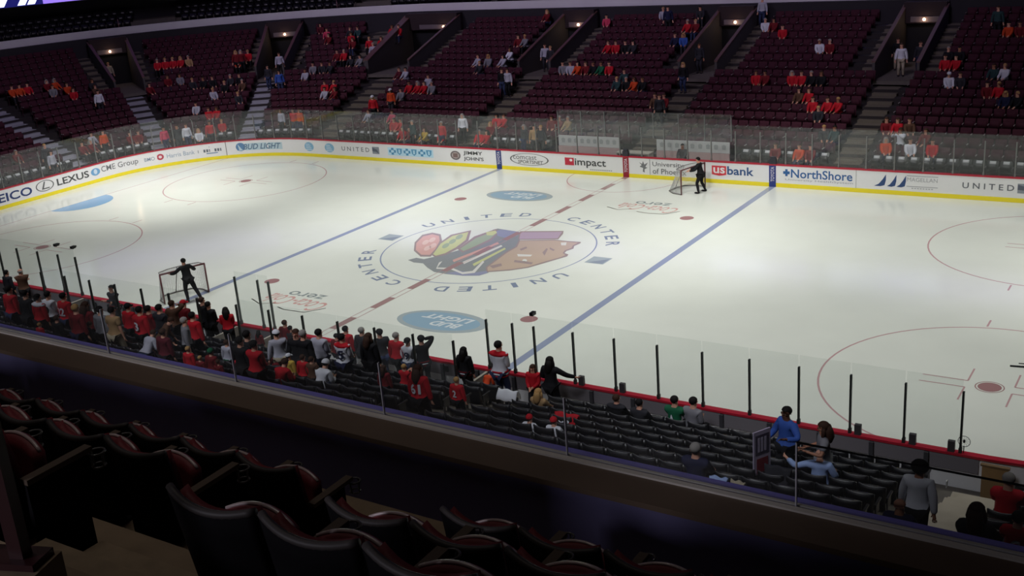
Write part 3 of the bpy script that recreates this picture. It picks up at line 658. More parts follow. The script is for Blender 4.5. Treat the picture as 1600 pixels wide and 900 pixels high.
def skeleton(p):
    pz = p.get('p', .93); sit = p.get('sit', 0); V = Vector; J = {}
    rot = Matrix.Rotation(-R(p.get('lean', 0)), 3, 'X'); base = V((0, 0, pz)); off = V((0,0,pz-.93))
    up = lambda x, y, z: base+rot @ V((x, y, z-.93))
    J['pelvis'] = (base, (.145,.105)); J['belly'] = (up(0,.005,1.08), (.135,.10)); J['chest'] = (up(0,.01,1.27), (.155,.105)); J['upchest'] = (up(0,0,1.38), (.12,.085))
    J['neck'] = (up(0,.005,1.48), .055); J['jaw'] = (up(0,.03,1.565), (.070,.075)); J['skull'] = (up(0,.018,1.655), (.080,.092)); J['crown'] = (up(0,.01,1.72), (.055,.065))
    J['nose'] = (up(0,.125,1.615), .016); J['el'] = (up(-.083,.01,1.62), .018); J['er'] = (up(.083,.01,1.62), .018)
    E = [('pelvis','belly'),('belly','chest'),('chest','upchest'),('upchest','neck'),('neck','jaw'),('jaw','skull'),('skull','crown'),('jaw','nose'),('skull','el'),('skull','er')]
    for s, k in ((-1,'l'),(1,'r')):
        sh = up(s*.175, 0, 1.40); tgt = V(p[k])+ (V((0,0,0)))
        el, wr = ik(sh, tgt, .285, .25, (s*.5,-.6,-.5)); J['sh'+k] = (sh, .062); J['eb'+k] = (el, .043); J['wr'+k] = (wr, .029)
        fd = (wr-el).normalized(); pm = wr+fd*.075; J['pm'+k] = (pm, (.036,.022)); E += [('upchest','sh'+k),('sh'+k,'eb'+k),('eb'+k,'wr'+k),('wr'+k,'pm'+k)]
        side = fd.cross(V((0,1,0))); side = side.normalized() if side.length > .1 else V((1,0,0)); curl = side.cross(fd).normalized()*(-1 if side.cross(fd).y < 0 else 1)
        for q in range(4):
            r0 = pm+fd*.028+side*(q-1.5)*.019; ln = (.036,.042,.038,.030)[q]
            r1 = r0+(fd*.95+curl*.3)*ln; r2 = r1+(fd*.6+curl*.8)*ln*.8
            J['f%d%s0' % (q,k)] = (r0, .0095); J['f%d%s1' % (q,k)] = (r1, .0088); J['f%d%s2' % (q,k)] = (r2, .0078)
            E += [('pm'+k,'f%d%s0' % (q,k)),('f%d%s0' % (q,k),'f%d%s1' % (q,k)),('f%d%s1' % (q,k),'f%d%s2' % (q,k))]
        t0 = wr+fd*.035-side*s*.036+curl*.012; t1 = t0+(fd*.7-side*s*.4+curl*.3)*.038
        J['t%s0' % k] = (t0, .011); J['t%s1' % k] = (t1, .0092); E += [('wr'+k,'t%s0' % k),('t%s0' % k,'t%s1' % k)]
        hp = base+V((s*.09,0,-.05)); ft = V(p.get('f'+k, (s*.10, .46, .08) if sit else (s*.11, 0, .08)))
        kn, an = ik(hp, ft, .42, .42, (0,1,.35) if sit else (0,1,0)); J['hp'+k] = (hp, .092); J['kn'+k] = (kn, .056); J['cf'+k] = (kn.lerp(an,.35)+V((0,-.015,0)), .052); J['an'+k] = (an, .036); J['to'+k] = (an+V((0,.15,-.045)), .032)
        E += [('pelvis','hp'+k),('hp'+k,'kn'+k),('kn'+k,'cf'+k),('cf'+k,'an'+k),('an'+k,'to'+k)]
    return J, E, up, rot
PT = {}
def grow(J, names, g):
    d = {}
    for n in names:
        c, r = J[n]; r = r if isinstance(r, tuple) else (r, r); d[n] = (c, (r[0]*g[0]+g[1], r[1]*g[0]+g[1]))
    return d
HAIR = {}
def hair_mesh(kind):
    if kind in HAIR: return HAIR[kind]
    mb = MB()
    if kind in ('short', 'long', 'tail', 'fringe', 'afro'):
        r = dict(short=(.091,.103,.098), long=(.098,.112,.104), tail=(.093,.106,.100), fringe=(.090,.101,.06), afro=(.135,.135,.13))[kind]
        vs = []; n, m = 14, 8
        cz = -.035 if kind == 'fringe' else .0
        def low(ph):   # hairline: high over the face, low at the nape
            f = math.sin(ph)   # +1 at the face
            return (.42 if f > .35 else (.62+.0*f if f > -.1 else .80))*pi
        for i in range(m+1):
            for j in range(n):
                ph = 2*pi*j/n; th = low(ph)*i/m
                if kind == 'fringe': th = max(th, .30*pi) if True else th
                vs.append((r[0]*math.sin(th)*math.cos(ph), r[1]*math.sin(th)*math.sin(ph)-.006, r[2]*math.cos(th)+cz+.005))
        fs = [(i*n+j, (i+1)*n+j, (i+1)*n+(j+1) % n, i*n+(j+1) % n) for i in range(m) for j in range(n)]
        mb.add(vs, fs, 0, True)
        if kind == 'long':
            mb.tube([(0,-.06,.02),(0,-.085,-.10),(0,-.10,-.22),(0,-.11,-.34)], [.075,.095,.10,.045], 10)
            for s in (-1,1): mb.tube([(s*.07,.0,.0),(s*.085,-.0,-.12),(s*.09,.02,-.24)], [.035,.042,.02], 8)
        if kind == 'tail': mb.tube([(0,-.09,.02),(0,-.15,-.03),(0,-.15,-.16),(0,-.13,-.22)], [.03,.035,.03,.01], 8)
    elif kind == 'cap':
        vs = []; n, m = 14, 6
        for i in range(m+1):
            th = .5*pi*i/m
            for j in range(n):
                ph = 2*pi*j/n; vs.append((.100*math.sin(th)*math.cos(ph), .113*math.sin(th)*math.sin(ph)-.002, .100*math.cos(th)+.012))
        mb.add(vs, [(i*n+j, (i+1)*n+j, (i+1)*n+(j+1) % n, i*n+(j+1) % n) for i in range(m) for j in range(n)], 0, True)
    elif kind == 'brim':
        mb.shell(lambda u, v: ((( (u-.5)*.17*(1-.25*v)), .085+.10*v-.12*(u-.5)**2*4*.25, .012-.012*v-.03*(u-.5)**2*4), (0,.1,1)), 6, 3, .006)
    elif kind == 'beanie':
        vs = []; n, m = 14, 6
        for i in range(m+1):
            th = .56*pi*i/m
            for j in range(n):
                ph = 2*pi*j/n; vs.append((.102*math.sin(th)*math.cos(ph), .114*math.sin(th)*math.sin(ph)-.004, .112*math.cos(th)+.012))
        mb.add(vs, [(i*n+j, (i+1)*n+j, (i+1)*n+(j+1) % n, i*n+(j+1) % n) for i in range(m) for j in range(n)], 0, True)
    elif kind == 'eye': mb.ell((0,0,0), (.011,.007,.007), 8, 5)
    elif kind == 'mouth': mb.ell((0,0,0), (.024,.006,.006), 8, 5)
    me = mb.mesh(kind, M('x')); me.materials.clear(); me.materials.append(None); HAIR[kind] = me; return me
def pose_parts(name):
    if name in PT: return PT[name]
    p = POSES[name]; J, E, up, rot = skeleton(p); sit = p.get('sit')
    JB = dict(J); JB['upchest'] = (J['upchest'][0], (.085,.062)); JB['chest'] = (J['chest'][0], (.14,.095))
    for k in 'lr': JB['sh'+k] = (J['sh'+k][0], .050)
    body = skin_mesh(JB, E, 'pelvis')
    def sub(names, g, root, extra={}):
        d = grow(J, names, g); d.update(extra); return skin_mesh(d, [(a, b) for a, b in E if a in d and b in d], root)
    J['collar'] = (J['upchest'][0].lerp(J['neck'][0], 1.12), (.080,.074)); E = E+[('upchest','collar')]
    long_ = sub(['pelvis','belly','chest','upchest','collar','shl','shr','ebl','ebr','wrl','wrr'], (1.14, .02), 'belly')
    # short sleeves: elbow replaced by a point on the upper arm
    d = grow(J, ['pelvis','belly','chest','upchest','collar','shl','shr'], (1.14, .02))
    for k in 'lr': c = J['sh'+k][0].lerp(J['eb'+k][0], .72); d['eb'+k] = (c, (.068,.068))
    short = skin_mesh(d, [(a, b) for a, b in E if a in d and b in d], 'belly')
    tr = sub(['pelvis','hpl','hpr','knl','knr','cfl','cfr','anl','anr'], (1.08, .014), 'pelvis')
    shoes = []
    for k in 'lr':
        a = J['an'+k][0]; t = J['to'+k][0]; mb = MB(); mid = a.lerp(t, .45); mb.ell((mid.x, mid.y, a.z-.032), (.05,.135,.045), 10, 6); mb.ell((a.x, a.y-.01, a.z-.01), (.045,.06,.055), 8, 6)
        me = mb.mesh('shoe', M('x')); me.materials.clear(); me.materials.append(None); shoes.append(me)
    PT[name] = dict(body=body, long=long_, short=short, trousers=tr, shoes=shoes, head=up(0,.014,1.645), rot=rot, chest=up(0,-.155,1.22), up=up, top=up(0,.01,1.77).z); return PT[name]
M_NUM = {}
def setm(o, m):
    o.material_slots[0].link = 'OBJECT'; o.material_slots[0].material = m; return o
def person(loc, rz, pose, top, bottom='black', hair='short', hcol='hairblack', label='', group=None, scale=1, sleeve='long', hat=None, number=None, numcol='white', skin=0, face=False, yoke=None, hatcol=None, hem=None, turn=0):
    T = pose_parts(pose)
    o = link('person', T['body'], None, loc, rz); o.scale = (scale*1.12, scale*1.08, scale); setm(o, M_SKIN[skin]); tag(o, label, 'person', group)
    j = setm(link('top' if sleeve == 'long' else 'shirt', T[sleeve], o), cm(top)); setm(link('trousers', T['trousers'], o), cm(bottom))
    for m in T['shoes']: setm(link('shoe', m, o), cm('char' if pose not in ('push','wide') else 'black'))
    hr = T['rot'].to_euler(); q = (T['rot'] @ Matrix.Rotation(R(turn), 3, 'Z')).to_euler()
    def head(name, me, c, off=(0,0,0)):
        h = setm(link(name, me, o, T['head']+T['rot'] @ Vector(off)), c); h.rotation_euler = q; return h
    if hair: head('hair', hair_mesh(hair), cm(hcol))
    if hat in ('cap', 'backcap'):
        c = head('cap', hair_mesh('cap'), cm(hatcol or 'black')); b = setm(link('cap_brim', hair_mesh('brim'), c, (0,0,0), pi if hat == 'backcap' else 0), cm(hatcol or 'black'))
    elif hat == 'beanie': head('beanie', hair_mesh('beanie'), cm(hatcol or 'black'))
    if face:
        for s in (-1, 1): head('eye', hair_mesh('eye'), M('eye dark', (24,20,20), .3), (s*.033, .100, -.012))
        head('mouth', hair_mesh('mouth'), M('lip', (142,82,76), .5), (0,.098,-.075))
    if number:
        mb = MB(); add_text(mb, number, lambda u, v: T['up']((u-.5)*(.25 if len(number) > 1 else .13), -.172+.045*(2*u-1)**2*(1 if len(number) > 1 else .3), 1.06+.26*v), bold=.03)
        mb.build('jersey_number', cm(numcol), o)
    if yoke:
        mb = MB(); mb.ell(T['up'](0,-.005,1.41), (.255,.125,.075), 14, 8, mat=T['rot']); mb.build('jersey_yoke', cm(yoke), o)
    if hem:
        mb = MB(); cz = T['up'](0,0,1.0)
        for i in range(3): mb.tube([T['up'](.19*math.cos(t), .15*math.sin(t), .86+.055*i) for t in [2*pi*k/16 for k in range(16)]], .02, 6, mi=i % 2, closed=True)
        mb.build('hem_stripes', [cm(hem), cm('white')], o)
    return o
OCC = {'near': [], 'far': []}
def near_row(px, py, k, sit):
    """x and height of a head seen at a pixel, for somebody in near row k"""
    y = -(HY+CR)-drow(k)+(.24 if sit else .45); p = at(px, py, 1, y); return p.x, y, p.z-zrow(k)
def npers(px, py, k, pose, top, bottom='black', rz=0, **kw):
    sit = POSES[pose].get('sit'); x, y, h = near_row(px, py, k, sit)
    lb = kw.get('label', ''); kid_ = any(w in lb for w in ('child', 'girl', 'small person'))
    want = (1.22 if kid_ else kw.pop('H', 1.74))*(.72 if sit else 1)*(.86 if pose == 'hunch' else 1)
    if not sit and k > 0:
        k = min(range(0, 8), key=lambda q: abs(near_row(px, py, q, sit)[2]-want)); x, y, h = near_row(px, py, k, sit)
    t = pose_parts(pose)['top']+(.04 if kw.get('hat') else 0)
    sc = max(.55, min(1.14, h/t)); kw.setdefault('scale', sc)
    if sit: OCC['near'].append((k, x))
    z = zrow(k)+max(-.0, min(.0, h-t*sc))
    return person((x, y, z), R(rz), pose, top, bottom, **kw)
def far_hit(px, py, off):
    d = ray(px, py); t = 30
    while t < 120:
        p = CAM+d*t; x, y = p.x, p.y; qx, qy = abs(x)-HX, abs(y)-HY
        dd = math.hypot(qx, qy)-CR if qx > 0 and qy > 0 else max(abs(x)-HX-CR, abs(y)-HY-CR)
        if dd > .8 and p.z < Z0+RISE/RUN*(dd-D0)+off: return p, dd
        t += .05
def dist_of(p):
    qx, qy = abs(p.x)-HX, abs(p.y)-HY
    return math.hypot(qx, qy)-CR if qx > 0 and qy > 0 else max(qx, qy)-CR
def s_of(p):
    x, y = p.x, p.y
    if x > -HX: return -x
    if y > HY: return HX+CR*math.atan2(-(x+HX), y-HY)
    return HX+ARC+HY-y
def fpers(px, py, pose, top, bottom='black', rz=0, off=None, k=None, **kw):
    sit = POSES[pose].get('sit'); sc = kw.get('scale', 1)
    p, dd = far_hit(px, py, off or (1.30 if sit else 1.72)*sc); kk = max(0, min(NROW-1, round((dd-D0+.25)/RUN))) if k is None else k; s = s_of(p)
    d = drow(kk)-(.24 if sit else .38); z = zrow(kk)
    for c in VOM:
        w = abs(s-c)/sk(s, d, 1)
        if kk >= KV-1 and w < VW+(SW+.3 if sit else .25):
            if sit: s = c+sk(c, d, VW+SW+.35)*(1 if s > c else -1)
            elif w < VW: d0 = (Vector((p.x,p.y,0))-Vector((*P(s,0)[:2],0))).length; t_ = (zrow(KV)+1.72*sc-CAM.z)/(p.z-CAM.z); q_ = CAM+(p-CAM)*t_; s = min(max(s_of(q_), c-sk(c,d,VW-.35)), c+sk(c,d,VW-.35)); z = zrow(KV); d = min(15.3, max(drow(KV)-.35, dist_of(q_)))
            else: s = c+sk(c, d, VW+.5)*(1 if s > c else -1)
    for it in range(12):
        hit_ = [ss for kk_, ss in OCC['far'] if kk_ == kk and abs(ss-s)/sk(s, d, 1) < .50]
        if not hit_ or not sit: break
        s = hit_[0]-sk(s, d, .53)
    if sit: OCC['far'].append((kk, s))
    return person(P(s, d, z), nang(s)+pi/2+R(rz), pose, top, bottom, **kw)

# near crowd: (head pixel x, y, row), pose, clothes, label
N = npers
N(8, 421, 0, 'stand', 'char', hair='short', label='person in a dark hooded top standing at the far left edge by the boards')
N(30, 418, 0, 'crossed', 'brown', hair='fringe', hcol='hairgrey', rz=60, label='pale headed man in a brown jacket turned left, standing at the left edge')
N(11, 445, 2, 'stand', 'red', 'jeans', label='person in a plain red top at the left edge behind the brown jacket')
N(36, 452, 3, 'stand', 'black', label='person in black filling the gap left of the white number 10 jersey')
N(56, 458, 1, 'stand', 'red', 'black', yoke='white', label='fan in a red jersey with pale shoulders, left of the white number 10 jersey')
N(72, 454, 1, 'clasp', 'white', 'black', number='10', numcol='black', label='fan in a white jersey with a black number 10 on the back')
N(96, 456, 1, 'stand', 'red', 'jeans', number='22', label='fan in a red jersey with white back numbers, right of the white number 10 jersey')
N(62, 512, 5, 'stand', 'red', 'black', hcol='hairblond', label='fair haired child in red, lowest at the left just above the ledge')
N(86, 492, 4, 'stand', 'black', 'black', hcol='hairbrown', label='person in black behind the white number 10 jersey')
N(115, 474, 2, 'stand', 'dred', 'navy', hcol='hairblond', label='fair haired person in a dull red top, second right of the number 10')
N(131, 470, 2, 'stand', 'dred', 'black', hair='long', hcol='hairbrown', label='brown haired person in a dark red jersey left of the grey shirted man')
N(153, 477, 2, 'stand', 'grey', 'black', label='person in a grey top between the dark red jersey and the beige shirt')
N(124, 508, 4, 'hunch', 'char', 'black', hcol='hairbrown', label='person in dark clothes bending low near the left glass joint')
N(173, 444, 0, 'crossed', 'char', 'black', rz=180, face=True, hem='dred', label='dark haired man facing the crowd with arms crossed, tall against the ice at the left')
N(172, 478, 3, 'stand', 'tan', 'khaki', sleeve='short', label='man in a beige grey T-shirt seen from behind above the left glass joint')
N(197, 471, 2, 'stand', 'red', 'black', hat='cap', hatcol='black', label='fan in a dark cap and plain bright red jersey in the left crowd')
N(215, 477, 2, 'stand', 'red', 'black', number='3', label='fan in a red jersey with a white number 3, beside the dark capped fan')
N(229, 476, 1, 'stand', 'dred', 'black', label='dark haired fan in deep red right of the number 3 jersey')
N(246, 474, 1, 'clasp', 'char', 'jeans', label='dark haired person in charcoal below the left end of the goal net')
N(266, 468, 1, 'tohead', 'brown', 'black', hcol='hairbrown', label='brown haired person in a brown plaid top raising a hand, below the goal post')
N(284, 466, 1, 'stand', 'dred', 'black', hat='cap', hatcol='red', label='fan in a red cap and dark red jersey under the goal worker')
N(298, 486, 1, 'stand', 'red', 'black', label='fan in red half hidden left of the two men in black coats')
N(243, 498, 3, 'hunch', 'brown', 'black', rz=-50, hcol='hairbrown', label='brown haired person turning right in the middle of the left crowd')
N(222, 522, 5, 'hunch', 'lgrey', 'jeans', hcol='hairbrown', label='stooping man in a pale grey shirt just above the reflection-tinted ledge')
N(252, 512, 4, 'stand', 'maroon', 'black', hcol='hairbrown', label='person in a maroon shirt right of the stooping pale grey man')
N(285, 494, 3, 'stand', 'grey', 'black', rz=-40, hcol='hairgrey', label='person in a grey hoodie left of the two men in black coats')
N(292, 540, 5, 'stand', 'red', 'black', hcol='hairblond', label='blond child in red below the grey hoodie')
N(313, 463, 0, 'stand', 'black', 'black', rz=-20, hcol='hairbrown', label='left one of two tall men in black coats under the goal')
N(323, 470, 1, 'clasp', 'black', 'black', rz=10, skin=1, hat=None, label='right one of two tall men in black coats, in front of the other')
N(351, 479, 0, 'clasp', 'red', 'black', rz=40, hair='long', label='slim woman with long dark hair in a red jacket beside a glass post')
N(327, 542, 4, 'stand', 'dred', 'black', hat='beanie', hatcol='green', label='child in a striped green knitted hat and dark red')
N(352, 530, 4, 'stand', 'lgrey', 'black', hcol='hairbrown', hem='green', sleeve='long', label='child in a grey and white striped jersey right of the knitted hat')
N(372, 524, 2, 'stand', 'black', 'black', label='dark haired person in black between the red jacket woman and the broad red back')
N(394, 530, 3, 'clasp', 'red', 'black', label='broad person in a plain red jersey filling the crowd left of centre')
N(371, 549, 4, 'stand', 'red', 'black', number='88', label='child in a red jersey with white back numbers at the second glass joint')
N(341, 572, 5, 'stand', 'dred', 'black', hcol='hairbrown', label='small child in dark red just above the ledge below the striped jersey')
N(313, 566, 5, 'stand', 'dred', 'black', hcol='hairblond', label='small child in dark red just above the ledge right of the blond child')
N(383, 515, 1, 'stand', 'black', 'black', label='person in black by the dark red glass post left of centre')
N(404, 520, 0, 'stand', 'dred', 'black', hair='long', label='long haired person in dark red at the boards right of the tall glass post')
N(430, 512, 1, 'stand', 'lgrey', 'khaki', rz=60, hat='cap', hatcol='white', label='person in a pale grey hoodie and white cap turned left')
N(443, 499, 0, 'stand', 'dred', 'black', hcol='hairbrown', label='tall dark haired man in dark red above the man in the suit')
N(452, 508, 0, 'stand', 'char', 'black', label='dark haired person in charcoal beside the man in the suit')
N(461, 512, 1, 'stand', 'black', 'black', rz=200, face=True, hcol='hairbrown', label='man in a black suit facing the camera in the middle of the crowd')
N(471, 514, 1, 'stand', 'black', 'black', hcol='hairgrey', label='grey haired person in a black coat right of the man in the suit')
N(496, 514, 1, 'clasp', 'lgrey', 'navy', label='man in a pale grey hoodie seen from behind', scale=1.0)
N(524, 520, 0, 'stand', 'dred', 'black', label='dark haired person in dark red behind the number 15 jersey')
N(532, 520, 1, 'clasp', 'white', 'navy', yoke='red', number='15', numcol='navy', label='fan in a white jersey with red shoulders and number 15')
N(538, 508, 0, 'stand', 'red', 'black', label='black haired man in red standing beyond the number 15 jersey')
N(424, 548, 4, 'sitfwd', 'dred', 'black', hat='cap', hatcol='white', label='seated child in dark red wearing a white cap, lower crowd')
N(430, 566, 6, 'sitfwd', 'red', 'black', hcol='hairbrown', label='seated person in red bending forward just above the ledge')
N(449, 550, 4, 'stand', 'gold', 'khaki', hat='cap', hatcol='white', label='child in a yellow tan top and white cap')
N(471, 553, 4, 'stand', 'red', 'black', hcol='hairbrown', label='child in bright red right of the yellow tan top')
N(485, 556, 3, 'stand', 'brown', 'black', hcol='hairbrown', label='small person in brown between the bright red child and the white hood')
N(494, 566, 5, 'sitfwd', 'white', 'jeans', hat='beanie', hatcol='white', label='seated person in a white top and white knitted hat bending down')
N(563, 510, 0, 'stand', 'char', 'black', hcol='hairgrey', label='grey haired man in a charcoal coat at the boards, second right of number 15')
N(574, 519, 1, 'stand', 'black', 'black', hair='long', hcol='hairbrown', label='woman with grey brown hair in a long black coat')
N(592, 511, 0, 'stand', 'char', 'jeans', rz=60, hat='cap', hatcol='black', label='man in a dark cap turned left with a charcoal jacket')
N(617, 518, 0, 'stand', 'red', 'black', hcol='hairgrey', label='grey haired man in a red and black jacket')
N(635, 525, 0, 'stand', 'white', 'jeans', hat='backcap', hatcol='black', number='19', numcol='navy', label='fan in a white jersey with dark number 19 and a dark cap')
N(657, 521, 0, 'tohead', 'black', 'black', rz=50, hat='cap', hatcol='black', hem='dred', label='fan in a black jersey and cap raising a hand to the ear')
N(598, 570, 3, 'stand', 'dred', 'black', hair='long', hcol='hairbrown', label='brown haired girl in dark red left of the two red jerseys')
N(630, 568, 3, 'phone', 'red', 'grey', hcol='hairblond', label='blond child in a red jersey left of the number 61 jersey')
N(651, 568, 4, 'stand', 'red', 'black', hair='long', hcol='hairbrown', number='61', label='long haired fan in a red jersey with white number 61')
N(723, 541, 0, 'stand', 'black', 'black', hair='long', hem='dred', label='woman with long black hair in a black jersey striped at the hem')
N(712, 588, 3, 'stand', 'red', 'black', hcol='hairblond', number='2', label='blond child in a red jersey with a white number 2')
N(758, 588, 0, 'hunch', 'orange', 'black', hcol='hairbrown', label='crouching child in orange red beside the man in the white jersey')
N(777, 531, 0, 'clasp', 'white', 'jeans', yoke='red', hem='red', label='tall man in a white jersey with red shoulders alone at the glass')
N(832, 568, 0, 'clasp', 'red', 'black', rz=190, hair='long', hcol='hairbrown', face=True, label='girl with long brown hair in red facing the crowd')
N(858, 556, 0, 'armout', 'black', 'black', hair='long', label='woman with long dark hair in a black coat holding one hand out')
N(840, 606, 2, 'sit', 'tan', 'jeans', hair='long', hcol='hairblond', label='seated woman with fair curls and a tan scarf')
N(826, 645, 5, 'sit', 'white', 'black', hat='beanie', hatcol='red', label='left one of two seated fans in red hats and white jerseys')
N(864, 649, 5, 'sit', 'white', 'black', hat='beanie', hatcol='red', label='right one of two seated fans in red hats and white jerseys')
N(962, 615, 1, 'sit', 'black', 'black', hcol='hairbrown', yoke='char', label='seated man in black with a pale collar, first of four by the boards')
N(998, 622, 1, 'sit', 'char', 'black', label='seated man in charcoal, second of four by the boards')
N(1053, 617, 0, 'sit', 'green', 'black', number='A', label='seated man in a green jersey by the boards')
N(1080, 620, 0, 'sitfold', 'grey', 'black', rz=-15, label='seated dark haired man in grey right of the green jersey')
N(1230, 633, 1, 'talk', 'blue', 'black', rz=150, skin=2, face=True, sleeve='long', hair='short', H=1.88, label='man in a bright blue shirt standing and facing back up the rows')
N(1288, 657, 2, 'talk', 'grey', 'grey', rz=110, skin=1, face=True, hair='long', hcol='hairbrown', sleeve='short', label='woman with long brown hair in a grey top talking to the man in blue')
N(1281, 700, 4, 'sitlean', 'lblue', 'black', hair=None, label='seated bald man in a pale blue shirt with one arm along the seats')
N(1436, 722, 5, 'walk', 'white', 'black', hair='afro', hcol='hairblack', skin=1, label='woman with full dark hair in a white shirt walking down the aisle')
N(1406, 776, 8, 'sit', 'navy', 'black', hair=None, skin=1, label='bald seated man in dark clothes just above the ledge, left of the aisle')
N(1086, 690, 7, 'sit', 'navy', 'black', hcol='hairgrey', label='grey haired man seated alone in a dark suit')
N(1577, 737, 4, 'sit', 'red', 'black', hcol='hairgrey', label='grey haired man seated in a red shirt at the right edge')
N(1527, 784, 8, 'sit', 'char', 'black', hair='long', hcol='hairbrown', label='seated woman with wavy brown hair in a dark coat right of the aisle')
N(1592, 797, 7, 'sit', 'red', 'black', number='C', hcol='hairblack', label='person in a red jersey seated at the right edge, cut by the frame')

# workers and goals on the ice
def goal(loc, rz, label):
    root = empty('hockey_goal', loc, rz); tag(root, label, 'goal'); RD = M('goal red', (98,56,58), .4); NT = M('net white', (196,196,196), .7)
    mb = MB(); mb.tube([(.915,0,.02),(.915,0,1.20)], .035, 8); mb.tube([(-.915,0,.02),(-.915,0,1.20)], .035, 8); mb.tube([(-.93,0,1.20),(.93,0,1.20)], .035, 8); mb.build('goal_frame', RD, root)
    mb = MB(); bp = [(.915,0,.03),(.88,-.55,.03),(.60,-1.0,.03),(0,-1.1,.03),(-.60,-1.0,.03),(-.88,-.55,.03),(-.915,0,.03)]; mb.tube(bp, .03, 6)
    tp = [(.9,0,1.2),(.82,-.35,1.2),(.4,-.5,1.2),(0,-.52,1.2),(-.4,-.5,1.2),(-.82,-.35,1.2),(-.9,0,1.2)]; mb.tube(tp, .02, 6); mb.tube([(0,-.52,1.2),(0,-1.1,.03)], .02, 6); mb.build('base_frame', M('goal base white', (128,126,124), .5), root)
    mb = MB(); n = 40; L = lambda pts, u: Vector(pts[min(5, int(u*6))]).lerp(Vector(pts[min(5, int(u*6))+1]), u*6-min(5, int(u*6)))
    for i in range(n+1):
        a = L(bp, i/n); b = L(tp, i/n); mb.tube([a, b], .006, 3)
    for j in range(1, 16): mb.tube([L(bp, i/18).lerp(L(tp, i/18), j/16) for i in range(19)], .006, 3)
    for i in range(1, 20): x = -.9+.09*i; mb.tube([(x,0,1.2),(x,-.5+.45*abs(x)**3,1.2)], .006, 3)
    o = mb.build('net', NT, root); return root
g1 = math.atan2(-1.7, -.6)
goal((-7.92, -9.55, 0), math.atan2(-10.41+8.69, -8.23+7.64)+0, 'hockey goal near the left blue line with a worker in black leaning on it')
goal((4.47, 11.2, 0), math.atan2(10.33-12.10, 4.24-4.70), 'hockey goal close to the far boards with its white net towards the left')
person((-7.45, -9.75, 0), R(72), 'push', 'black', 'black', hair='short', label='worker in black leaning on the goal near the left blue line', sleeve='long')
person((4.95, 11.0, 0), R(95), 'wide', 'black', 'black', hair='short', label='worker in black pushing the goal near the far boards')
o = person((2.62, 14.18, .30), R(185), 'sit', 'char', 'black', skin=1, label='person in dark grey sitting on the right far penalty bench')

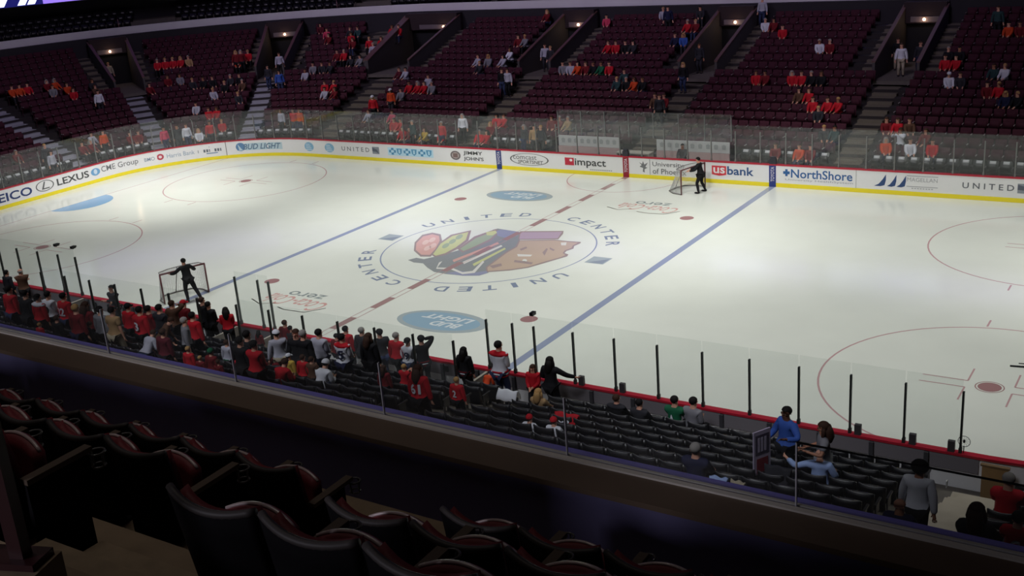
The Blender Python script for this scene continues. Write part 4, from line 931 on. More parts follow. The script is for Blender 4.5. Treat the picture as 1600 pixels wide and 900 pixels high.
# far crowd
FAR = [
 # cluster phrase, [(px, py, pose, top, bottom, hair colour, extra)]
 ('low in the left end stand', [(13,133,'sit','orange'),(26,133,'sit','orange'),(36,132,'sit','red')]),
 ('left of the leftmost tunnel', [(72,127,'sit','dred'),(80,127,'sit','orange'),(85,138,'sit','grey'),(104,132,'sit','orange'),(111,137,'sit','red')]),
 ('beside the leftmost tunnel', [(148,140,'stand','white'),(168,98,'stand','khaki'),(158,122,'sit','char'),(175,135,'sit','brown')]),
 ('right of the leftmost tunnel', [(217,97,'sit','red'),(226,96,'sit','red'),(233,97,'sit','red'),(242,98,'sit','red'),(251,97,'sit','tan')]),
 ('right of the pale corner steps', [(226,125,'sit','dred'),(233,133,'sit','dred'),(279,113,'sit','grey'),(300,128,'sit','char'),(317,125,'sit','black'),(331,124,'sit','black'),(332,140,'sit','lgrey'),(350,130,'sit','black'),(359,120,'sit','char'),(373,118,'sit','black'),(378,126,'sit','brown'),(372,142,'sit','char')]),
 ('high left of second tunnel', [(368,80,'stand','dred'),(376,80,'stand','dred'),(388,80,'sit','dred'),(397,82,'sit','red'),(408,84,'sit','orange')]),
 ('in or beside the second tunnel', [(443,84,'stand','lgrey'),(438,108,'stand','blue'),(420,100,'stand','char')]),
 ('behind the left end glass', [(160,208,'stand','orange'),(147,213,'sit','lgrey'),(135,218,'sit','dred'),(128,225,'sit','dred'),(70,235,'stand','lgrey'),(62,225,'stand','char'),(20,235,'sit','dred')]),
 ('behind the corner glass', [(253,199,'stand','pink'),(275,198,'stand','char'),(291,202,'stand','white'),(311,214,'sit','white'),(327,199,'stand','red'),(306,166,'sit','lgrey'),(325,170,'sit','red'),(337,172,'sit','red'),(346,185,'sit','red'),(205,212,'sit','dred'),(215,206,'sit','dred')]),
 ('behind glass by the beer advert', [(440,172,'stand','lgrey'),(461,170,'stand','red'),(469,172,'stand','orange')]),
 ('high between second and third tunnels', [(501,36,'sit','maroon'),(509,48,'sit','pink'),(512,56,'sit','dred'),(548,52,'sit','red'),(553,58,'sit','dred'),(546,45,'sit','char'),(556,46,'sit','teal'),(578,58,'sit','red'),(585,66,'sit','lgrey'),(597,57,'sit','red'),(586,80,'sit','dred'),(594,82,'sit','red'),(615,38,'sit','red'),(622,40,'sit','red')]),
 ('midway between second, third tunnels', [(478,107,'sit','lgrey'),(486,103,'sit','grey'),(503,98,'sit','char'),(514,100,'sit','char'),(551,84,'sit','char'),(563,87,'sit','grey'),(507,128,'sit','red'),(508,137,'sit','lgrey'),(521,128,'sit','red'),(525,136,'sit','dred')]),
 ('beside steps below third tunnel', [(590,146,'stand','red'),(606,146,'stand','orange'),(581,168,'sit','lgrey')]),
 ('midway between third and fourth tunnels', [(618,112,'sit','maroon'),(627,108,'sit','lgrey'),(628,138,'sit','grey'),(640,128,'sit','red'),(651,130,'sit','red'),(659,128,'sit','red'),(667,120,'sit','lgrey'),(672,132,'sit','grey')]),
 ('high between third and fourth tunnels', [(748,86,'sit','lgrey'),(764,86,'sit','grey'),(749,98,'sit','char')]),
 ('on steps left of fourth tunnel', [(782,113,'stand','black'),(792,112,'stand','lgrey'),(797,84,'sit','lgrey'),(803,78,'sit','white'),(814,52,'sit','dred'),(826,54,'sit','grey')]),
 ('behind glass left of sandwich advert', [(611,176,'sit','pink'),(618,184,'sit','red'),(626,182,'sit','red'),(633,196,'sit','red'),(637,203,'sit','dred'),(646,190,'stand','teal'),(667,198,'sit','gold'),(687,196,'stand','red'),(695,198,'sit','red')]),
 ('alone behind the glass above the sandwich badge', [(721,183,'stand','white')]),
 ('behind glass near left blue marker', [(746,208,'sit','red'),(756,202,'sit','red'),(763,196,'sit','dred'),(770,186,'sit','red'),(778,184,'sit','red')]),
 ('behind glass left of penalty benches', [(818,200,'stand','char'),(833,202,'stand','tan'),(849,196,'stand','char'),(859,186,'sit','dred'),(866,184,'sit','dred'),(886,178,'sit','tan')]),
 ('around the fourth tunnel', [(851,69,'stand','lgrey'),(862,72,'stand','char'),(869,96,'sit','grey'),(852,20,'sit','dred'),(936,30,'sit','pink')]),
 ('in a row right of the fourth tunnel', [(871,94,'sit','lgrey'),(882,96,'sit','orange'),(890,98,'sit','dred'),(901,98,'sit','black'),(915,97,'sit','green'),(929,99,'sit','red')]),
 ('high between fourth and fifth tunnels', [(953,63,'sit','red'),(965,62,'sit','red'),(979,63,'sit','black'),(988,65,'sit','char')]),
 ('top rows left of fifth tunnel', [(1032,18,'sit','lgrey'),(1047,10,'stand','navy'),(1075,32,'sit','red'),(1088,34,'sit','dred'),(1057,52,'sit','navy'),(1069,54,'sit','blue'),(1105,12,'sit','char')]),
 ('midway left of the fifth tunnel', [(973,114,'sit','teal'),(983,117,'sit','black'),(986,129,'sit','orange'),(1000,124,'sit','black'),(961,126,'sit','teal')]),
 ('on the steps below the fifth tunnel', [(1093,68,'stand','char'),(1064,106,'stand','black'),(1028,143,'sit','brown'),(1039,147,'sit','dred'),(1032,150,'stand','char')]),
 ('beside the fifth tunnel', [(1168,36,'sit','white'),(1190,2,'stand','lgrey'),(1183,110,'sit','red'),(1194,114,'sit','dred')]),
 ('high between fifth and sixth tunnels', [(1205,34,'sit','dred'),(1226,37,'sit','red'),(1283,60,'sit','white'),(1299,60,'sit','dred')]),
 ('midway between fifth and sixth tunnels', [(1237,114,'sit','red'),(1247,112,'sit','red'),(1268,111,'sit','black'),(1282,112,'sit','black'),(1250,138,'sit','brown'),(1262,138,'sit','red'),(1268,158,'sit','red'),(1281,165,'sit','char'),(1292,157,'sit','red'),(1301,157,'sit','red')]),
 ('at the mouth of the sixth tunnel', [(1398,60,'stand','black','khaki'),(1409,68,'stand','white','khaki'),(1439,65,'stand','char','navy')]),
 ('right of the sixth tunnel', [(1484,73,'sit','black'),(1494,74,'sit','black'),(1476,83,'sit','red'),(1493,83,'sit','red'),(1486,109,'sit','white'),(1497,116,'sit','char')]),
 ('in the upper right corner', [(1560,14,'stand','teal'),(1578,34,'sit','orange'),(1589,36,'sit','dred'),(1573,97,'sit','white'),(1553,104,'sit','teal')]),
 ('right middle rows', [(1544,128,'sit','dred'),(1561,128,'sit','red'),(1572,144,'sit','navy'),(1590,143,'sit','black')]),
 ('beside steps below sixth tunnel', [(1386,185,'sit','dred'),(1401,182,'sit','red'),(1405,190,'sit','brown')]),
 ('behind glass above the sail logos', [(1388,210,'sit','orange'),(1405,209,'situp','white'),(1421,222,'sit','white'),(1444,212,'sit','dred'),(1457,222,'sit','red')]),
 ('behind glass above the NorthShore advert', [(1212,226,'sit','dred'),(1253,222,'sit','orange'),(1262,228,'sit','dred'),(1291,193,'sit','char'),(1303,196,'sit','teal')]),
]
COLW = dict(orange='an orange red', red='a red', dred='a dark red', grey='a grey', khaki='a khaki', char='a charcoal', brown='a brown', tan='a tan', lgrey='a pale grey', black='a black', white='a white', blue='a blue', pink='a pinkish red', maroon='a maroon', teal='a dark teal', navy='a navy', gold='a yellowish', green='a green')
ORD = ['leftmost', 'second from left', 'third from left', 'fourth from left', 'fifth from left', 'sixth from left', 'seventh from left', 'eighth from left', 'ninth from left', 'tenth from left', 'eleventh from left', 'twelfth from left', 'thirteenth from left', 'fourteenth from left']
for phrase, lst in FAR:
    lst = sorted(lst)
    for i, e in enumerate(lst):
        px, py, pose, top = e[:4]; bot = e[4] if len(e) > 4 else rnd.choice(['black','char','jeans'])
        lab = '%s person, %s top, ' % ('seated' if POSES[pose].get('sit') else 'standing', COLW[top].split(' ', 1)[1])
        lab += (ORD[i]+' of %d ' % len(lst) if len(lst) > 1 else '')+phrase
        if len(lab.split()) > 16: lab = lab.replace(' person,', ' in')
        if len(lab.split()) > 16: lab = lab.replace(' top,', ',').replace(' the ', ' ')
        hc = rnd.choice(['hairblack','hairbrown','hairbrown','hairblond','hairgrey']); hat = None; hcol = None
        if phrase.startswith('beside steps below third') and px > 585: hat, hcol = 'cap', 'white'
        if px == 1486: hat, hcol = 'cap', 'white'
        fpers(px, py, pose, top, bot, rz=rnd.uniform(-25, 25), hcol=hc, hair=rnd.choice(['short','short','long']), hat=hat, hatcol=hcol, label=lab, skin=rnd.choice([0,0,0,1]), number=('19' if px == 721 else None), numcol='black')

# ------------------------------------------------------------ seats
def back_fn(w, z0, z1, bow, lean, dip):
    def fn(u, v):
        x = (u-.5)*w; c = 1-(2*u-1)**2; z = z0+(z1-z0-dip*c)*v
        y = -bow*c-lean*v*(z1-z0)
        n = Vector((-4*bow*(2*u-1)/w*1.0*-1, 1, lean))
        return (x, y, z), (4*bow*(1-2*u)/w*-1*-1 if False else -(4*bow*(2*u-1))/w*-1*-1, 1, lean)
    return fn
def seat_meshes():
    d = {}
    mb = MB(); mb.shell(back_fn(.50,.36,.88,.05,.16,.02), 8, 4, .028); d['backrest'] = mb.mesh('backrest', M_SEATB)
    mb = MB(); f = back_fn(.50,.86,.895,.05,.16,.02)
    mb.tube([tuple(Vector(back_fn(.50,.36,.88,.05,.16,.02)(u/8,1)[0])+Vector((0,0,.004))) for u in range(9)], .017, 6); d['lip'] = mb.mesh('back_lip', M_SEATL)
    mb = MB(); mb.shell(lambda u, v: (((u-.5)*.44, .07+.02*(1-(2*u-1)**2)+.05*v, .40+.36*v), (0,1,-.12)), 6, 3, .05); d['seat_up'] = mb.mesh('seat', M_SEATB)
    mb = MB(); mb.shell(lambda u, v: (((u-.5)*.44, .02+.40*v, .43-.02*v-.015*(1-(2*u-1)**2)), (0,0,1)), 6, 3, .05); d['seat_dn'] = mb.mesh('seat', M_SEATB)
    mb = MB(); mb.bx(.255,.30,-.02,.32,.60,.635); mb.bx(.26,.29,-.0,.05,.0,.60); mb.bx(.265,.285,.05,.24,.40,.60); d['arm'] = mb.mesh('armrest', M('armrest grey', (48,46,46), .35))
    return d
SM = seat_meshes()
def make_seat(name, seat, label, group, parts=('backrest','lip','arm')):
    r = empty(name); tag(r, label, 'seat', group)
    for p, nm in (('backrest','backrest'),('lip','back_lip'),('arm','armrest')):
        kid(r, link(nm, SM[p], r))
    kid(r, link('seat', SM[seat], r)); return r
def far_seat_mb(mat_i=0, fold=True):
    mb = MB(); mb.shell(back_fn(.50,.34,.86,.04,.16,.0), 4, 2, .03, mi=0)
    if fold: mb.shell(lambda u, v: (((u-.5)*.42, .07+.05*v, .40+.34*v), (0,1,-.12)), 3, 1, .05, mi=0)
    else: mb.shell(lambda u, v: (((u-.5)*.42, .02+.36*v, .43), (0,0,1)), 3, 1, .05, mi=0)
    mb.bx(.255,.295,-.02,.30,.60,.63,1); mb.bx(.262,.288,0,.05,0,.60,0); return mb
def near_visible(x, y, z):
    q = pix((x, y, z))
    if not q or q[0] < -40 or q[0] > 1640 or q[1] < -30 or q[1] > 920: return 0
    t = (-30.82-CAM.y)/(y-CAM.y); zz = CAM.z+(z-CAM.z)*t
    return q[2] if zz > 9.70 else 0
# near stand
cand = []
for k in range(0, 14):
    y = -(HY+CR)-drow(k); x = -21.0
    while x < 25.8:
        if abs(x-22.15) < .95 or abs(x-10.95) < .9 or (k == 0 and (x < 8.8 and x > -9.5) and False): x += .02; continue
        if k == 0 and -9.6 < x < 9.0: x += .56; continue
        v = near_visible(x, y, zrow(k)+.88); cand.append((v if v else 999, k, x, y, v > 0)); x += .56
cand.sort()
protoU = make_seat('stadium_seat', 'seat_up', 'x', 'x'); protoD = make_seat('stadium_seat', 'seat_dn', 'x', 'x'); protos = [protoU, protoD]
ROWN = ['first','second','third','fourth','fifth','sixth','seventh','eighth','ninth','tenth','eleventh','twelfth','thirteenth','fourteenth','fifteenth','sixteenth','seventeenth','eighteenth']
stuff = MB(); n_ind = 0
fsm = far_seat_mb()
for dist, k, x, y, vis in cand:
    occ = any(kk == k and abs(xx-x) < .29 for kk, xx in OCC['near'])
    if vis and n_ind < 300:
        r = dup(protoD if occ else protoU); r.location = (x, y, zrow(k)); n_ind += 1
        sec = 'right of the right aisle' if x > 22 else ('between the two aisles' if x > 11 else 'left of the middle aisle')
        lab = 'black folding seat, %s row from the near boards, %s' % (ROWN[k], sec); tag(r, lab, 'seat', lab.replace('black folding seat', 'black folding seats'))
    else:
        n0 = len(stuff.v); stuff.add([(v[0]+x, v[1]+y, v[2]+zrow(k)) for v in fsm.v], fsm.f, 0, True)
for p in protos:
    for c in KIDS[p.name]: bpy.data.objects.remove(c)
    bpy.data.objects.remove(p)
o = stuff.build('stadium_seats', M_SEATB); tag(o, 'further rows of black seats in the near stand', 'seats', None, 'stuff')

# far stand and the left end
FSU = far_seat_mb().mesh('stadium_seat', [M_SEATM, M('armrest painted glint', (150,136,140), .3)]); FSD = far_seat_mb(fold=False).mesh('stadium_seat', [M_SEATM, M('armrest painted glint', (150,136,140), .3)])  # pale armrest colour paints the bright glints between the seats
FSB = far_seat_mb().mesh('stadium_seat', [M_SEATB, M_SEATL])
mbc = MB(); mbc.shell(lambda u, v: (((u-.5)*.26, -.035+.012*0-.09*v+.055, .70+.14*v), (0,1,.16)), 2, 1, .05); COVER = mbc.mesh('seat_cover', M('white seat cover', (205,206,208), .6))
seats = []
for k in range(NROW):
    d = drow(k)
    for i in range(len(AISLE)-1):
        a, b = AISLE[i], AISLE[i+1]; s = a+sk(a+.01, d, .98); end = b-sk(b-.01, d, .98)
        while s < end:
            bad = any(abs(s-c)/max(sk(c, d, 1), .001) < VW+SW+.28 for c in VOM) if k >= KV-1 else False
            if k < KV-1 or not bad or k == KV-1:
                if not (k == KV-1 and any(abs(s-c)/sk(c, d, 1) < .95 for c in VOM)):
                    if not (k == 0 and -5.4 < s < 5.4): seats.append((k, s))
            s += sk(s, d, DPITCH)
vis = []
for k, s in seats:
    p = P(s, drow(k), zrow(k)+.7); q = pix(p)
    if q and -20 < q[0] < 1620 and -20 < q[1] < 900: vis.append((q[2], k, s))
vis.sort(); chosen = {(k, s) for _, k, s in [v for v in vis if v[1] > 0][:300-len([1 for k, s in seats if k == 0 and s < 44])]}
stuff = MB(); fmb = far_seat_mb(); fmo = far_seat_mb(fold=False)
def secname(s):
    for i, c in enumerate([-10.75, .1, 11.0, 21.9, 26.6, 31.0, 35.5]):
        if s < c: return ['right of the rightmost far aisle', 'in the second far section from the right', 'in the third far section from the right', 'in the fourth far section from the right', 'in the first corner section', 'in the middle corner section', 'in the last corner section'][i]
    return 'in the left end stand'
for k, s in seats:
    p = P(s, drow(k), zrow(k)); rz = nang(s)+pi/2
    occ = any(kk == k and abs(ss-s)/sk(s, drow(k), 1) < .28 for kk, ss in OCC['far'])
    if (k, s) in chosen or (k == 0 and s < 44):
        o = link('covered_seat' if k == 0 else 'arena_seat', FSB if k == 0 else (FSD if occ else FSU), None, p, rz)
        if k == 0:
            c = link('seat_cover', COVER, o); lab = 'black front row seat with white cover, %s' % secname(s)
        else: lab = 'maroon seat, %s row, %s' % (ROWN[k], secname(s))
        tag(o, lab, 'seat', lab.replace(' seat', ' seats', 1))
    else:
        ca, sa = math.cos(rz), math.sin(rz); n0 = len(stuff.v)
        f_ = fmo if occ else fmb
        stuff.v += [(p.x+v[0]*ca-v[1]*sa, p.y+v[0]*sa+v[1]*ca, p.z+v[2]) for v in f_.v]
        stuff.f += [tuple(i+n0 for i in f) for f in f_.f]; stuff.mi += f_.mi; stuff.sm += f_.sm
o = stuff.build('stadium_seats', [M_SEATM, M('armrest painted glint')]); tag(o, 'dim maroon seats filling the upper rows of the far and corner stands', 'seats', None, 'stuff')
stuff = MB()
for r_ in range(3):
    d = 17.75+.9*r_; s = -20
    while s < 44:
        if abs((s % 5.4)-2.7) > .5:
            p = P(s, d, 7.05+.32*r_); rz = nang(s)+pi/2; ca, sa = math.cos(rz), math.sin(rz); n0 = len(stuff.v)
            stuff.v += [(p.x+v[0]*ca-v[1]*sa, p.y+v[0]*sa+v[1]*ca, p.z+v[2]) for v in fmb.v]; stuff.f += [tuple(i+n0 for i in f) for f in fmb.f]; stuff.mi += fmb.mi; stuff.sm += fmb.sm
        s += sk(s, d, .6)
o = stuff.build('mezzanine_seats', [M_SEATB, M_SEATL]); tag(o, 'dark seats in the mezzanine above the grey fascia', 'seats', None, 'stuff')
for i, s in enumerate([-18+5.4*k for k in range(12)]):
    mb = MB(); mb.tube([(0,.0,0),(0,0,.95),(0,-.2,1.0)], .03, 6); mb.tube([(0,.0,.5),(0,-1.7,.95)], .02, 6)
    o = mb.build('aisle_rail', M('pinkish rail', (120,84,88), .4), None, P(s, 17.15, 7.05), nang(s)+pi/2); tag(o, 'short pinkish handrail at the front edge of the mezzanine', 'handrail', 'handrails along the mezzanine front')

# ------------------------------------------------------------ small things near the rink
def thing(mb, name, mat, label, cat, loc=None, rz=0, group=None): return tag(mb.build(name, mat, None, loc, rz), label, cat, group)
# parabolic microphone on the near cap rail
root = empty('parabolic_microphone', P(NEAR(21.55), .06, 1.10)); tag(root, 'small round see-through microphone dish standing on the near cap rail', 'microphone')
mb = MB(); mb.tube([(0,0,0),(0,0,.16)], .012, 6); mb.build('stem', M_BLKM, root)
mb = MB(); mb.tube([(.13*math.cos(t),0,.28+.13*math.sin(t)) for t in [2*pi*i/24 for i in range(24)]], .008, 5, closed=True)
for a in range(6): t = pi*a/6; mb.tube([(.13*math.cos(t),0,.28+.13*math.sin(t)),(0,.04,.28),(-.13*math.cos(t),0,.28-.13*math.sin(t))], .003, 4)
mb.build('dish', M('dish grey', (120,120,120), .5), root)
mb = MB(); mb.ell((0,.0,.28), (.025,.03,.045)); mb.build('microphone_head', M_BLKM, root)
# cameras on top of the glass
for x, lab in ((10.31, 'small black camera on top of the near glass above the woman in black'), (-10.42, 'small black camera on top of the glass at the left, on the left post'), (-9.44, 'small black camera on top of the glass at the left, on the corner post')):
    mb = MB(); mb.bx(-.055,.055,-.09,.09,.03,.12); mb.tube([(0,.08,.075),(0,.14,.075)], .032, 8); mb.bx(-.015,.015,-.015,.015,0,.03); thing(mb, 'glass_camera', M_BLKM, lab, 'camera', P(NEAR(x), .07, 2.90 if x > 0 else 2.90))
# stand on the ice near the right circle
mb = MB(); mb.bx(-.28,.28,-.03,.03,0,.03); mb.tube([(.12,0,.03),(.12,0,.86)], .01, 6); mb.bx(-.06,.28,-.012,.012,.1,.12); thing(mb, 'ice_marker_stand', M_BLKM, 'thin black stand on the ice beside the right face-off spot, at the right edge', 'stand', (21.55,-5.0,.006), R(10))
# puck-like speaker line marker boxes on the far cap rail
for s in (.02, -7.78): mb = MB(); mb.bx(-.16,.16,-.1,.1,0,.26); mb.bx(-.12,.12,-.08,.08,.26,.34); thing(mb, 'goal_light_box', M('dark lens box', (44,46,54), .4), 'dark grey box on the far cap rail above the %s line marker' % ('red' if s > 0 else 'right blue'), 'box', P(s, .10, 1.10))
# plywood panel by the near aisle
root = empty('wooden_panel', (22.3, -13.45, .24)); tag(root, 'upright tan wooden panel behind the near boards at the foot of the right aisle', 'panel')
mb = MB(); mb.bx(-.27,.27,-.03,.03,0,.86); mb.build('panel_board', M('plywood', (142,112,72), .6, var=.15, scale=5), root); mb = MB(); mb.bx(-.3,.3,-.05,.05,.86,.9); mb.build('panel_cap', M('plywood edge', (112,88,58), .6), root)
# near aisles
def near_steps(x, w, label):
    mb = MB()
    for k in range(0, 14):
        y = -(HY+CR)-drow(k)
        if k: mb.bx(x-w, x+w, y+.6-.02, y+.6+RUN*.42, zrow(k)-RISE+.003, zrow(k)-RISE+.15)
        mb.bx(x-w, x+w, y-.25, y+.6, zrow(k)+.001, zrow(k)+.02)
    struct(mb.build('aisle_steps', M('near stair concrete', (168,158,142), .75, var=.15, scale=3)), label)
near_steps(22.15, .62, 'concrete aisle steps in the near stand at the right edge'); near_steps(10.95, .55, 'concrete aisle steps in the near stand right of the team bench')
for k in (0, 6, 7):
    y = -(HY+CR)-drow(k); mb = MB(); mb.bx(-.012,.012,-.04,.06,.40,.56); thing(mb, 'row_number_plate', M('pale plate', (168,168,166), .5), 'small pale row plate on the aisle end of the %s seat row' % ROWN[k], 'plate', (21.50, y+.04, zrow(k)), 0)
# upright sign on the steps
q = at(1190, 672, 1, -18.6)
root = empty('standing_sign', (q.x, -18.6, zrow(4)), R(62)); tag(root, 'tall narrow printed sign standing among the black seats', 'sign')
h = max(1.3, q.z-zrow(4)); mb = MB(); mb.bx(-.21,.21,-.015,.015,.05,h); mb.build('sign_panel', M('sign lavender', (176,166,190), .6), root)
mb = MB(); mb.bx(-.17,.17,-.019,-.016,h-.50,h-.08); mb.build('sign_print', M('sign dark print', (74,66,88), .6), root, None)
mb = MB(); mb.bx(-.14,.14,-.022,-.019,h-.88,h-.58); mb.build('sign_print', M('sign red print', (132,34,48), .6), root)
mb = MB(); mb.bx(-.18,.18,-.019,-.016,.12,h-.92); mb.build('sign_print', M('sign black print', (34,32,40), .6), root)
mb = MB()
for i in range(3): mb.bx(-.11+.08*i,-.06+.08*i,-.024,-.0195,h-.44,h-.14)
mb.build('sign_bars', M('sign lavender'), root)
mb = MB(); mb.bx(-.22,.22,-.12,.12,0,.05); mb.build('sign_base', M_BLKM, root)
# garments left on the seats
def cloth_heap(px, py, k, size, col, label, name, up=.86, letters=None, rz=0):
    x, y, _ = near_row(px, py, k, True); y -= .22
    n, m = 14, 10; rr = random.Random(int(px)); ph = [rr.uniform(0, 6) for _ in range(4)]
    def fn(u, v):
        t = v*2-1; w = size[0]*(1-.12*abs(t)+.05*math.sin(9*v+ph[0])); xx = (u-.5)*w
        zz = up+.05-.30*abs(t)**1.4*size[1]+.02*math.sin(11*u+ph[1])*math.cos(7*v+ph[2]); yy = .16*t
        return (xx, yy, zz), (0, t*.9, 1)
    mb = MB(); mb.shell(fn, n, m, .03); o = mb.build(name, cm(col), None, (x, y, zrow(k)), R(rz)); tag(o, label, 'clothing')
    if letters:
        mb = MB(); add_text(mb, letters, lambda u, v: ((u-.5)*.3, -.195+.06*v, up-.17+.12*v), bold=.01); mb.build('jersey_letters', cm('white'), o)
    return o
cloth_heap(893, 640, 3, (.62, 1.0), 'red', 'red jersey with white letters draped over a black seat back', 'draped_jersey', letters='92')
cloth_heap(803, 628, 1, (.62, .8), 'white', 'white jacket draped over seats left of the fair curly haired woman', 'draped_jacket')
cloth_heap(1130, 722, 7, (.34, .9), 'lblue', 'pale blue and white cloth hanging over a seat back left of the tall sign', 'draped_shirt')
cloth_heap(1160, 738, 7, (.26, .9), 'khaki', 'small pale tan cloth on a seat left of the tall sign', 'draped_cloth')
o = cloth_heap(1222, 745, 5, (.52, 1.6), 'char', 'dark grey coat draped over a seat right of the tall sign', 'draped_coat', up=.95)
x, y, _ = near_row(900, 640, 1, True)
# ------------------------------------------------------------ ledge, wall and foreground block
LZ = 9.72
def skewed(o):
    a_ = R(-.36); c_ = Vector((18, -31, 0)); o.rotation_euler.z += a_; o.location = c_+Matrix.Rotation(a_, 3, 'Z') @ (o.location-c_); return o
mb = MB(); mb.bx(2, 34, -31.30, -30.84, 8.2, LZ-.02); struct(skewed(mb.build('wall_front', M('front wall blue grey', (90,86,124), .8, var=.2, scale=1.2))), 'low dark wall in front of the nearest seats')
mb = MB(); mb.bx(2, 34, -31.33, -31.02, LZ-.02, LZ+.02); struct(skewed(mb.build('trim_2', M_TAN)), 'tan ledge on top of the low wall')
mb = MB(); mb.bx(2, 34, -31.02, -30.82, LZ-.02, LZ+.005); struct(skewed(mb.build('trim_3', M('reflection-tinted ledge', (140,134,228), .35))), 'smooth outer half of the ledge beyond the glass, bluish with painted ribbon reflection')  # blue base colour carries the display ribbon's reflection
mb = MB(); mb.bx(2, 34, -31.03, -30.985, LZ+.005, LZ+.035); mb.bx(2, 34, -30.955, -30.93, LZ+.005, LZ+.03); struct(skewed(mb.build('trim_4', M('channel metal', (205,200,192), .45, .0))), 'pale metal channel holding the ledge glass')
jx = [8.6, 11.1]+[at(p[0], p[1], 1, -30.97).x for p in ((171,557),(371,601),(604,655),(890,717))]+[23.70, 25.3, 27.0]
root = skewed(empty('ledge_glass_screen', (17, -30.97, LZ))); tag(root, 'low clear glass screen standing on the tan ledge in front of the nearest seats', 'glass screen')
for i, x in enumerate(jx[:-1]):
    mb = MB(); mb.bx(x+.006-17, jx[i+1]-.006-17, -.006, .006, .03, .47); mb.build('ledge_glass', M_GLASSL, root)
for i, x in enumerate(jx):
    mb = MB(); mb.bx(-.004,.004,-.009,.009,.02,.475); mb.build('glass_joint', M('joint metal', (190,190,196), .4), root, (x-17,0,0))
mb = MB(); mb.bx(6.70, 10.0, -.007, .007, .472, .480); mb.build('glass_edge_trim', M_BLKM, root)
# foreground terrace
FX = .935; FR = .55; YB = -32.33; ZF = 9.15
mb = MB(); mb.bx(4, 34, -32.70, -31.30, 8.0, ZF)
for j in range(1, 4): mb.bx(4, 34, YB-FX*j-.37-(1.6 if j == 3 else 0), YB-FX*j+.565, 8.0, ZF+FR*j)
struct(mb.build('floor_upper', M('upper concrete', (128,110,88), .8, var=.3, scale=4, bump=.3)), 'stepped concrete floor of the nearest seating block')
mb = MB()
for j in range(1, 4):
    for i, f in enumerate((1, 2)): mb.bx(20.92, 21.92, YB-FX*j+.56, YB-FX*j+.56+.30*(3-f), ZF+FR*(j-1)+.001, ZF+FR*(j-1)+FR*f/3)
struct(mb.build('aisle_steps', M('upper stair', (134,116,92), .75, var=.35, scale=7, bump=.3)), 'speckled concrete steps between the nearest seats')
# foreground chairs
FB = (.52,.34,.92,.055,.16,.035)
def fg_meshes():
    d = {}
    mb = MB(); mb.shell(back_fn(*FB), 12, 5, .035); d['backrest'] = mb.mesh('backrest', M('club seat shell', (9,8,12), .85, spec=.1))
    mb = MB(); mb.shell(lambda u, v: ((lambda p: (p[0]*.86, p[1]+.045, p[2]*.97+.01))(back_fn(*FB)(u, v)[0]), (0,1,.16)), 10, 5, .05); d['back_cushion'] = mb.mesh('back_cushion', M_REDC)
    mb = MB(); mb.tube([tuple(Vector(back_fn(*FB)(u/14,1)[0])) for u in range(15)], .02, 8); d['top_trim'] = mb.mesh('top_trim', M('seat trim grey', (56,52,52), .55, spec=.25))
    mb = MB(); mb.shell(lambda u, v: (((u-.5)*(.46-.04*v), .115+.03*(1-(2*u-1)**2)+.03*v, .42+(.27+.05*(1-(2*u-1)**2))*v), (0,1,-.1)), 10, 5, .07); d['seat'] = mb.mesh('folded_seat', M_REDC)
    mb = MB(); mb.tube([((u/14-.5)*.42, .15+.03*(1-(2*u/14-1)**2), .695+.05*(1-(2*u/14-1)**2)) for u in range(15)], .011, 6); d['seat_edge_glint'] = mb.mesh('seat_edge_glint', M('painted seat glint', (176,160,160), .22))  # pale tube paints the glint along the red cushion's top edge
    mb = MB(); mb.add([(.258,-.02,.60),(.318,-.02,.60),(.318,.38,.61),(.258,.38,.61),(.258,-.02,.63),(.318,-.02,.63),(.318,.38,.64),(.258,.38,.64)], [(0,3,2,1),(4,5,6,7),(0,1,5,4),(1,2,6,5),(2,3,7,6),(3,0,4,7)]); d['armrest'] = mb.mesh('armrest', M('armrest worn', (84,72,62), .4))
    mb = MB(); mb.bx(.27,.305,-.02,.30,.0,.60); mb.bx(.25,.325,-.04,.34,0,.02); d['standard'] = mb.mesh('side_standard', M('club seat shell'))
    mb = MB()
    mb.tube([(.288+.045*math.cos(t), .42+.045*math.sin(t), .58) for t in [2*pi*i/14 for i in range(14)]], .007, 5, closed=True); mb.tube([(.288+.036*math.cos(t), .42+.036*math.sin(t), .50) for t in [2*pi*i/14 for i in range(14)]], .006, 5, closed=True)
    for a in range(4): t = pi/2*a; mb.tube([(.288+.045*math.cos(t),.42+.045*math.sin(t),.58),(.288+.036*math.cos(t),.42+.036*math.sin(t),.50)], .005, 4)
    d['cup_holder'] = mb.mesh('cup_holder', M('cup holder', (70,68,68), .4)); return d
FGM = fg_meshes()
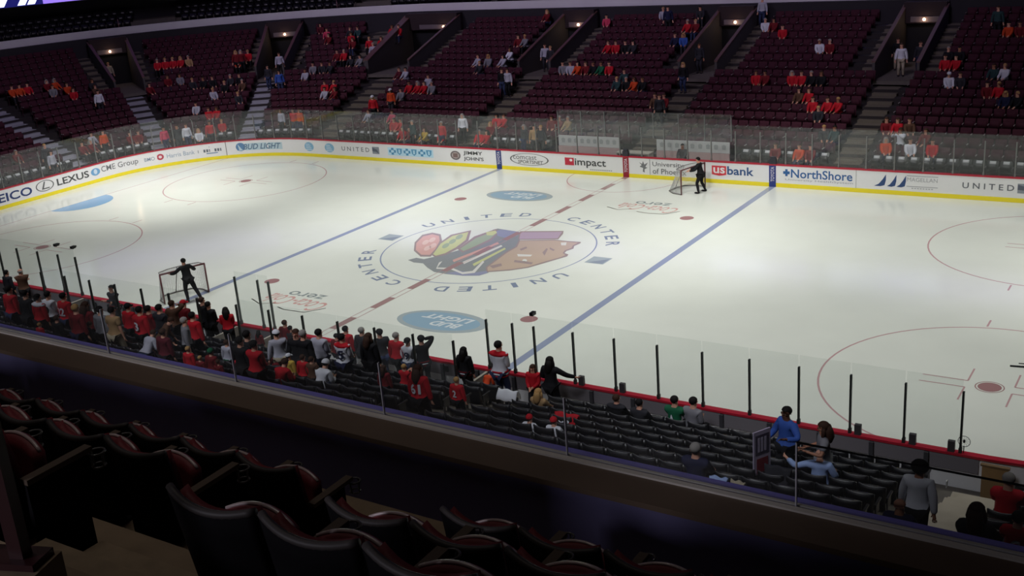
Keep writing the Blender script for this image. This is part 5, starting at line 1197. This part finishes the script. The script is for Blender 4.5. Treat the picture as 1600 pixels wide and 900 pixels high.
def chair():
    r = empty('club_seat')
    for k in ('backrest','back_cushion','top_trim','seat','armrest','standard','cup_holder'):
        c = kid(r, link({'seat':'folded_seat','standard':'side_standard'}.get(k, k), FGM[k], r))
        if k == 'seat': kid(c, link('seat_edge_glint', FGM['seat_edge_glint'], c))
    tag(r, 'x', 'seat', 'x'); return r
pc = chair()
def place(x, j, lab, grp=None):
    r = dup(pc); r.location = (x, YB-FX*j, ZF+FR*j); r['label'] = lab
    if 'group' in r: del r['group']
    r['group'] = 'padded seats of the nearest block'; return r
PN = ['first', 'second', 'third', 'fourth', 'fifth', 'sixth', 'seventh', 'eighth', 'ninth', 'tenth', 'eleventh']
RW = ['front row', 'middle row', 'back row']
for j in range(3):
    for i in range([11, 9, 6][j]):
        x = 20.84-.30-.553*i-(0 if j == 0 else .04*j); place(x, j, 'dark padded seat left of the foreground steps, %s from them, %s' % (PN[i], RW[j]))
    for i in range([8, 7, 6][j]):
        x = 21.98+.28+.553*i; place(x, j, 'dark padded seat right of the foreground steps, %s from them, %s' % (PN[i], RW[j]))
for c in KIDS[pc.name]:
    for g in KIDS.get(c.name, []): bpy.data.objects.remove(g)
    bpy.data.objects.remove(c)
bpy.data.objects.remove(pc)
# end rail at the lower left
q = at(50, 856, 2, ZF+FR*3+.30)
root = empty('aisle_end_frame', (q.x, q.y, ZF+FR*3), R(20)); tag(root, 'dark red frame with two uprights on a concrete block at the lower left corner', 'frame'); DRM = M('dark red metal', (52,16,22), .45)
mb = MB(); mb.bx(-.75,.12,-.75,.02,0,.28); mb.build('concrete_block', M('upper concrete'), root)
mb = MB(); mb.bx(-.35,.10,-.14,.0,.28,.31); mb.build('base_plate', DRM, root)
for x in (-.24, .0): mb = MB(); mb.bx(x-.032,x+.032,-.10,-.04,.31,1.15); mb.build('upright', DRM, root)
mb = MB(); mb.bx(-.24,0,-.09,-.05,.62,.66); mb.build('cross_bar', DRM, root)
mb = MB(); mb.bx(-.21,-.04,-.105,-.092,.62,.65); mb.build('pale_tape', M('pale plate'), root)
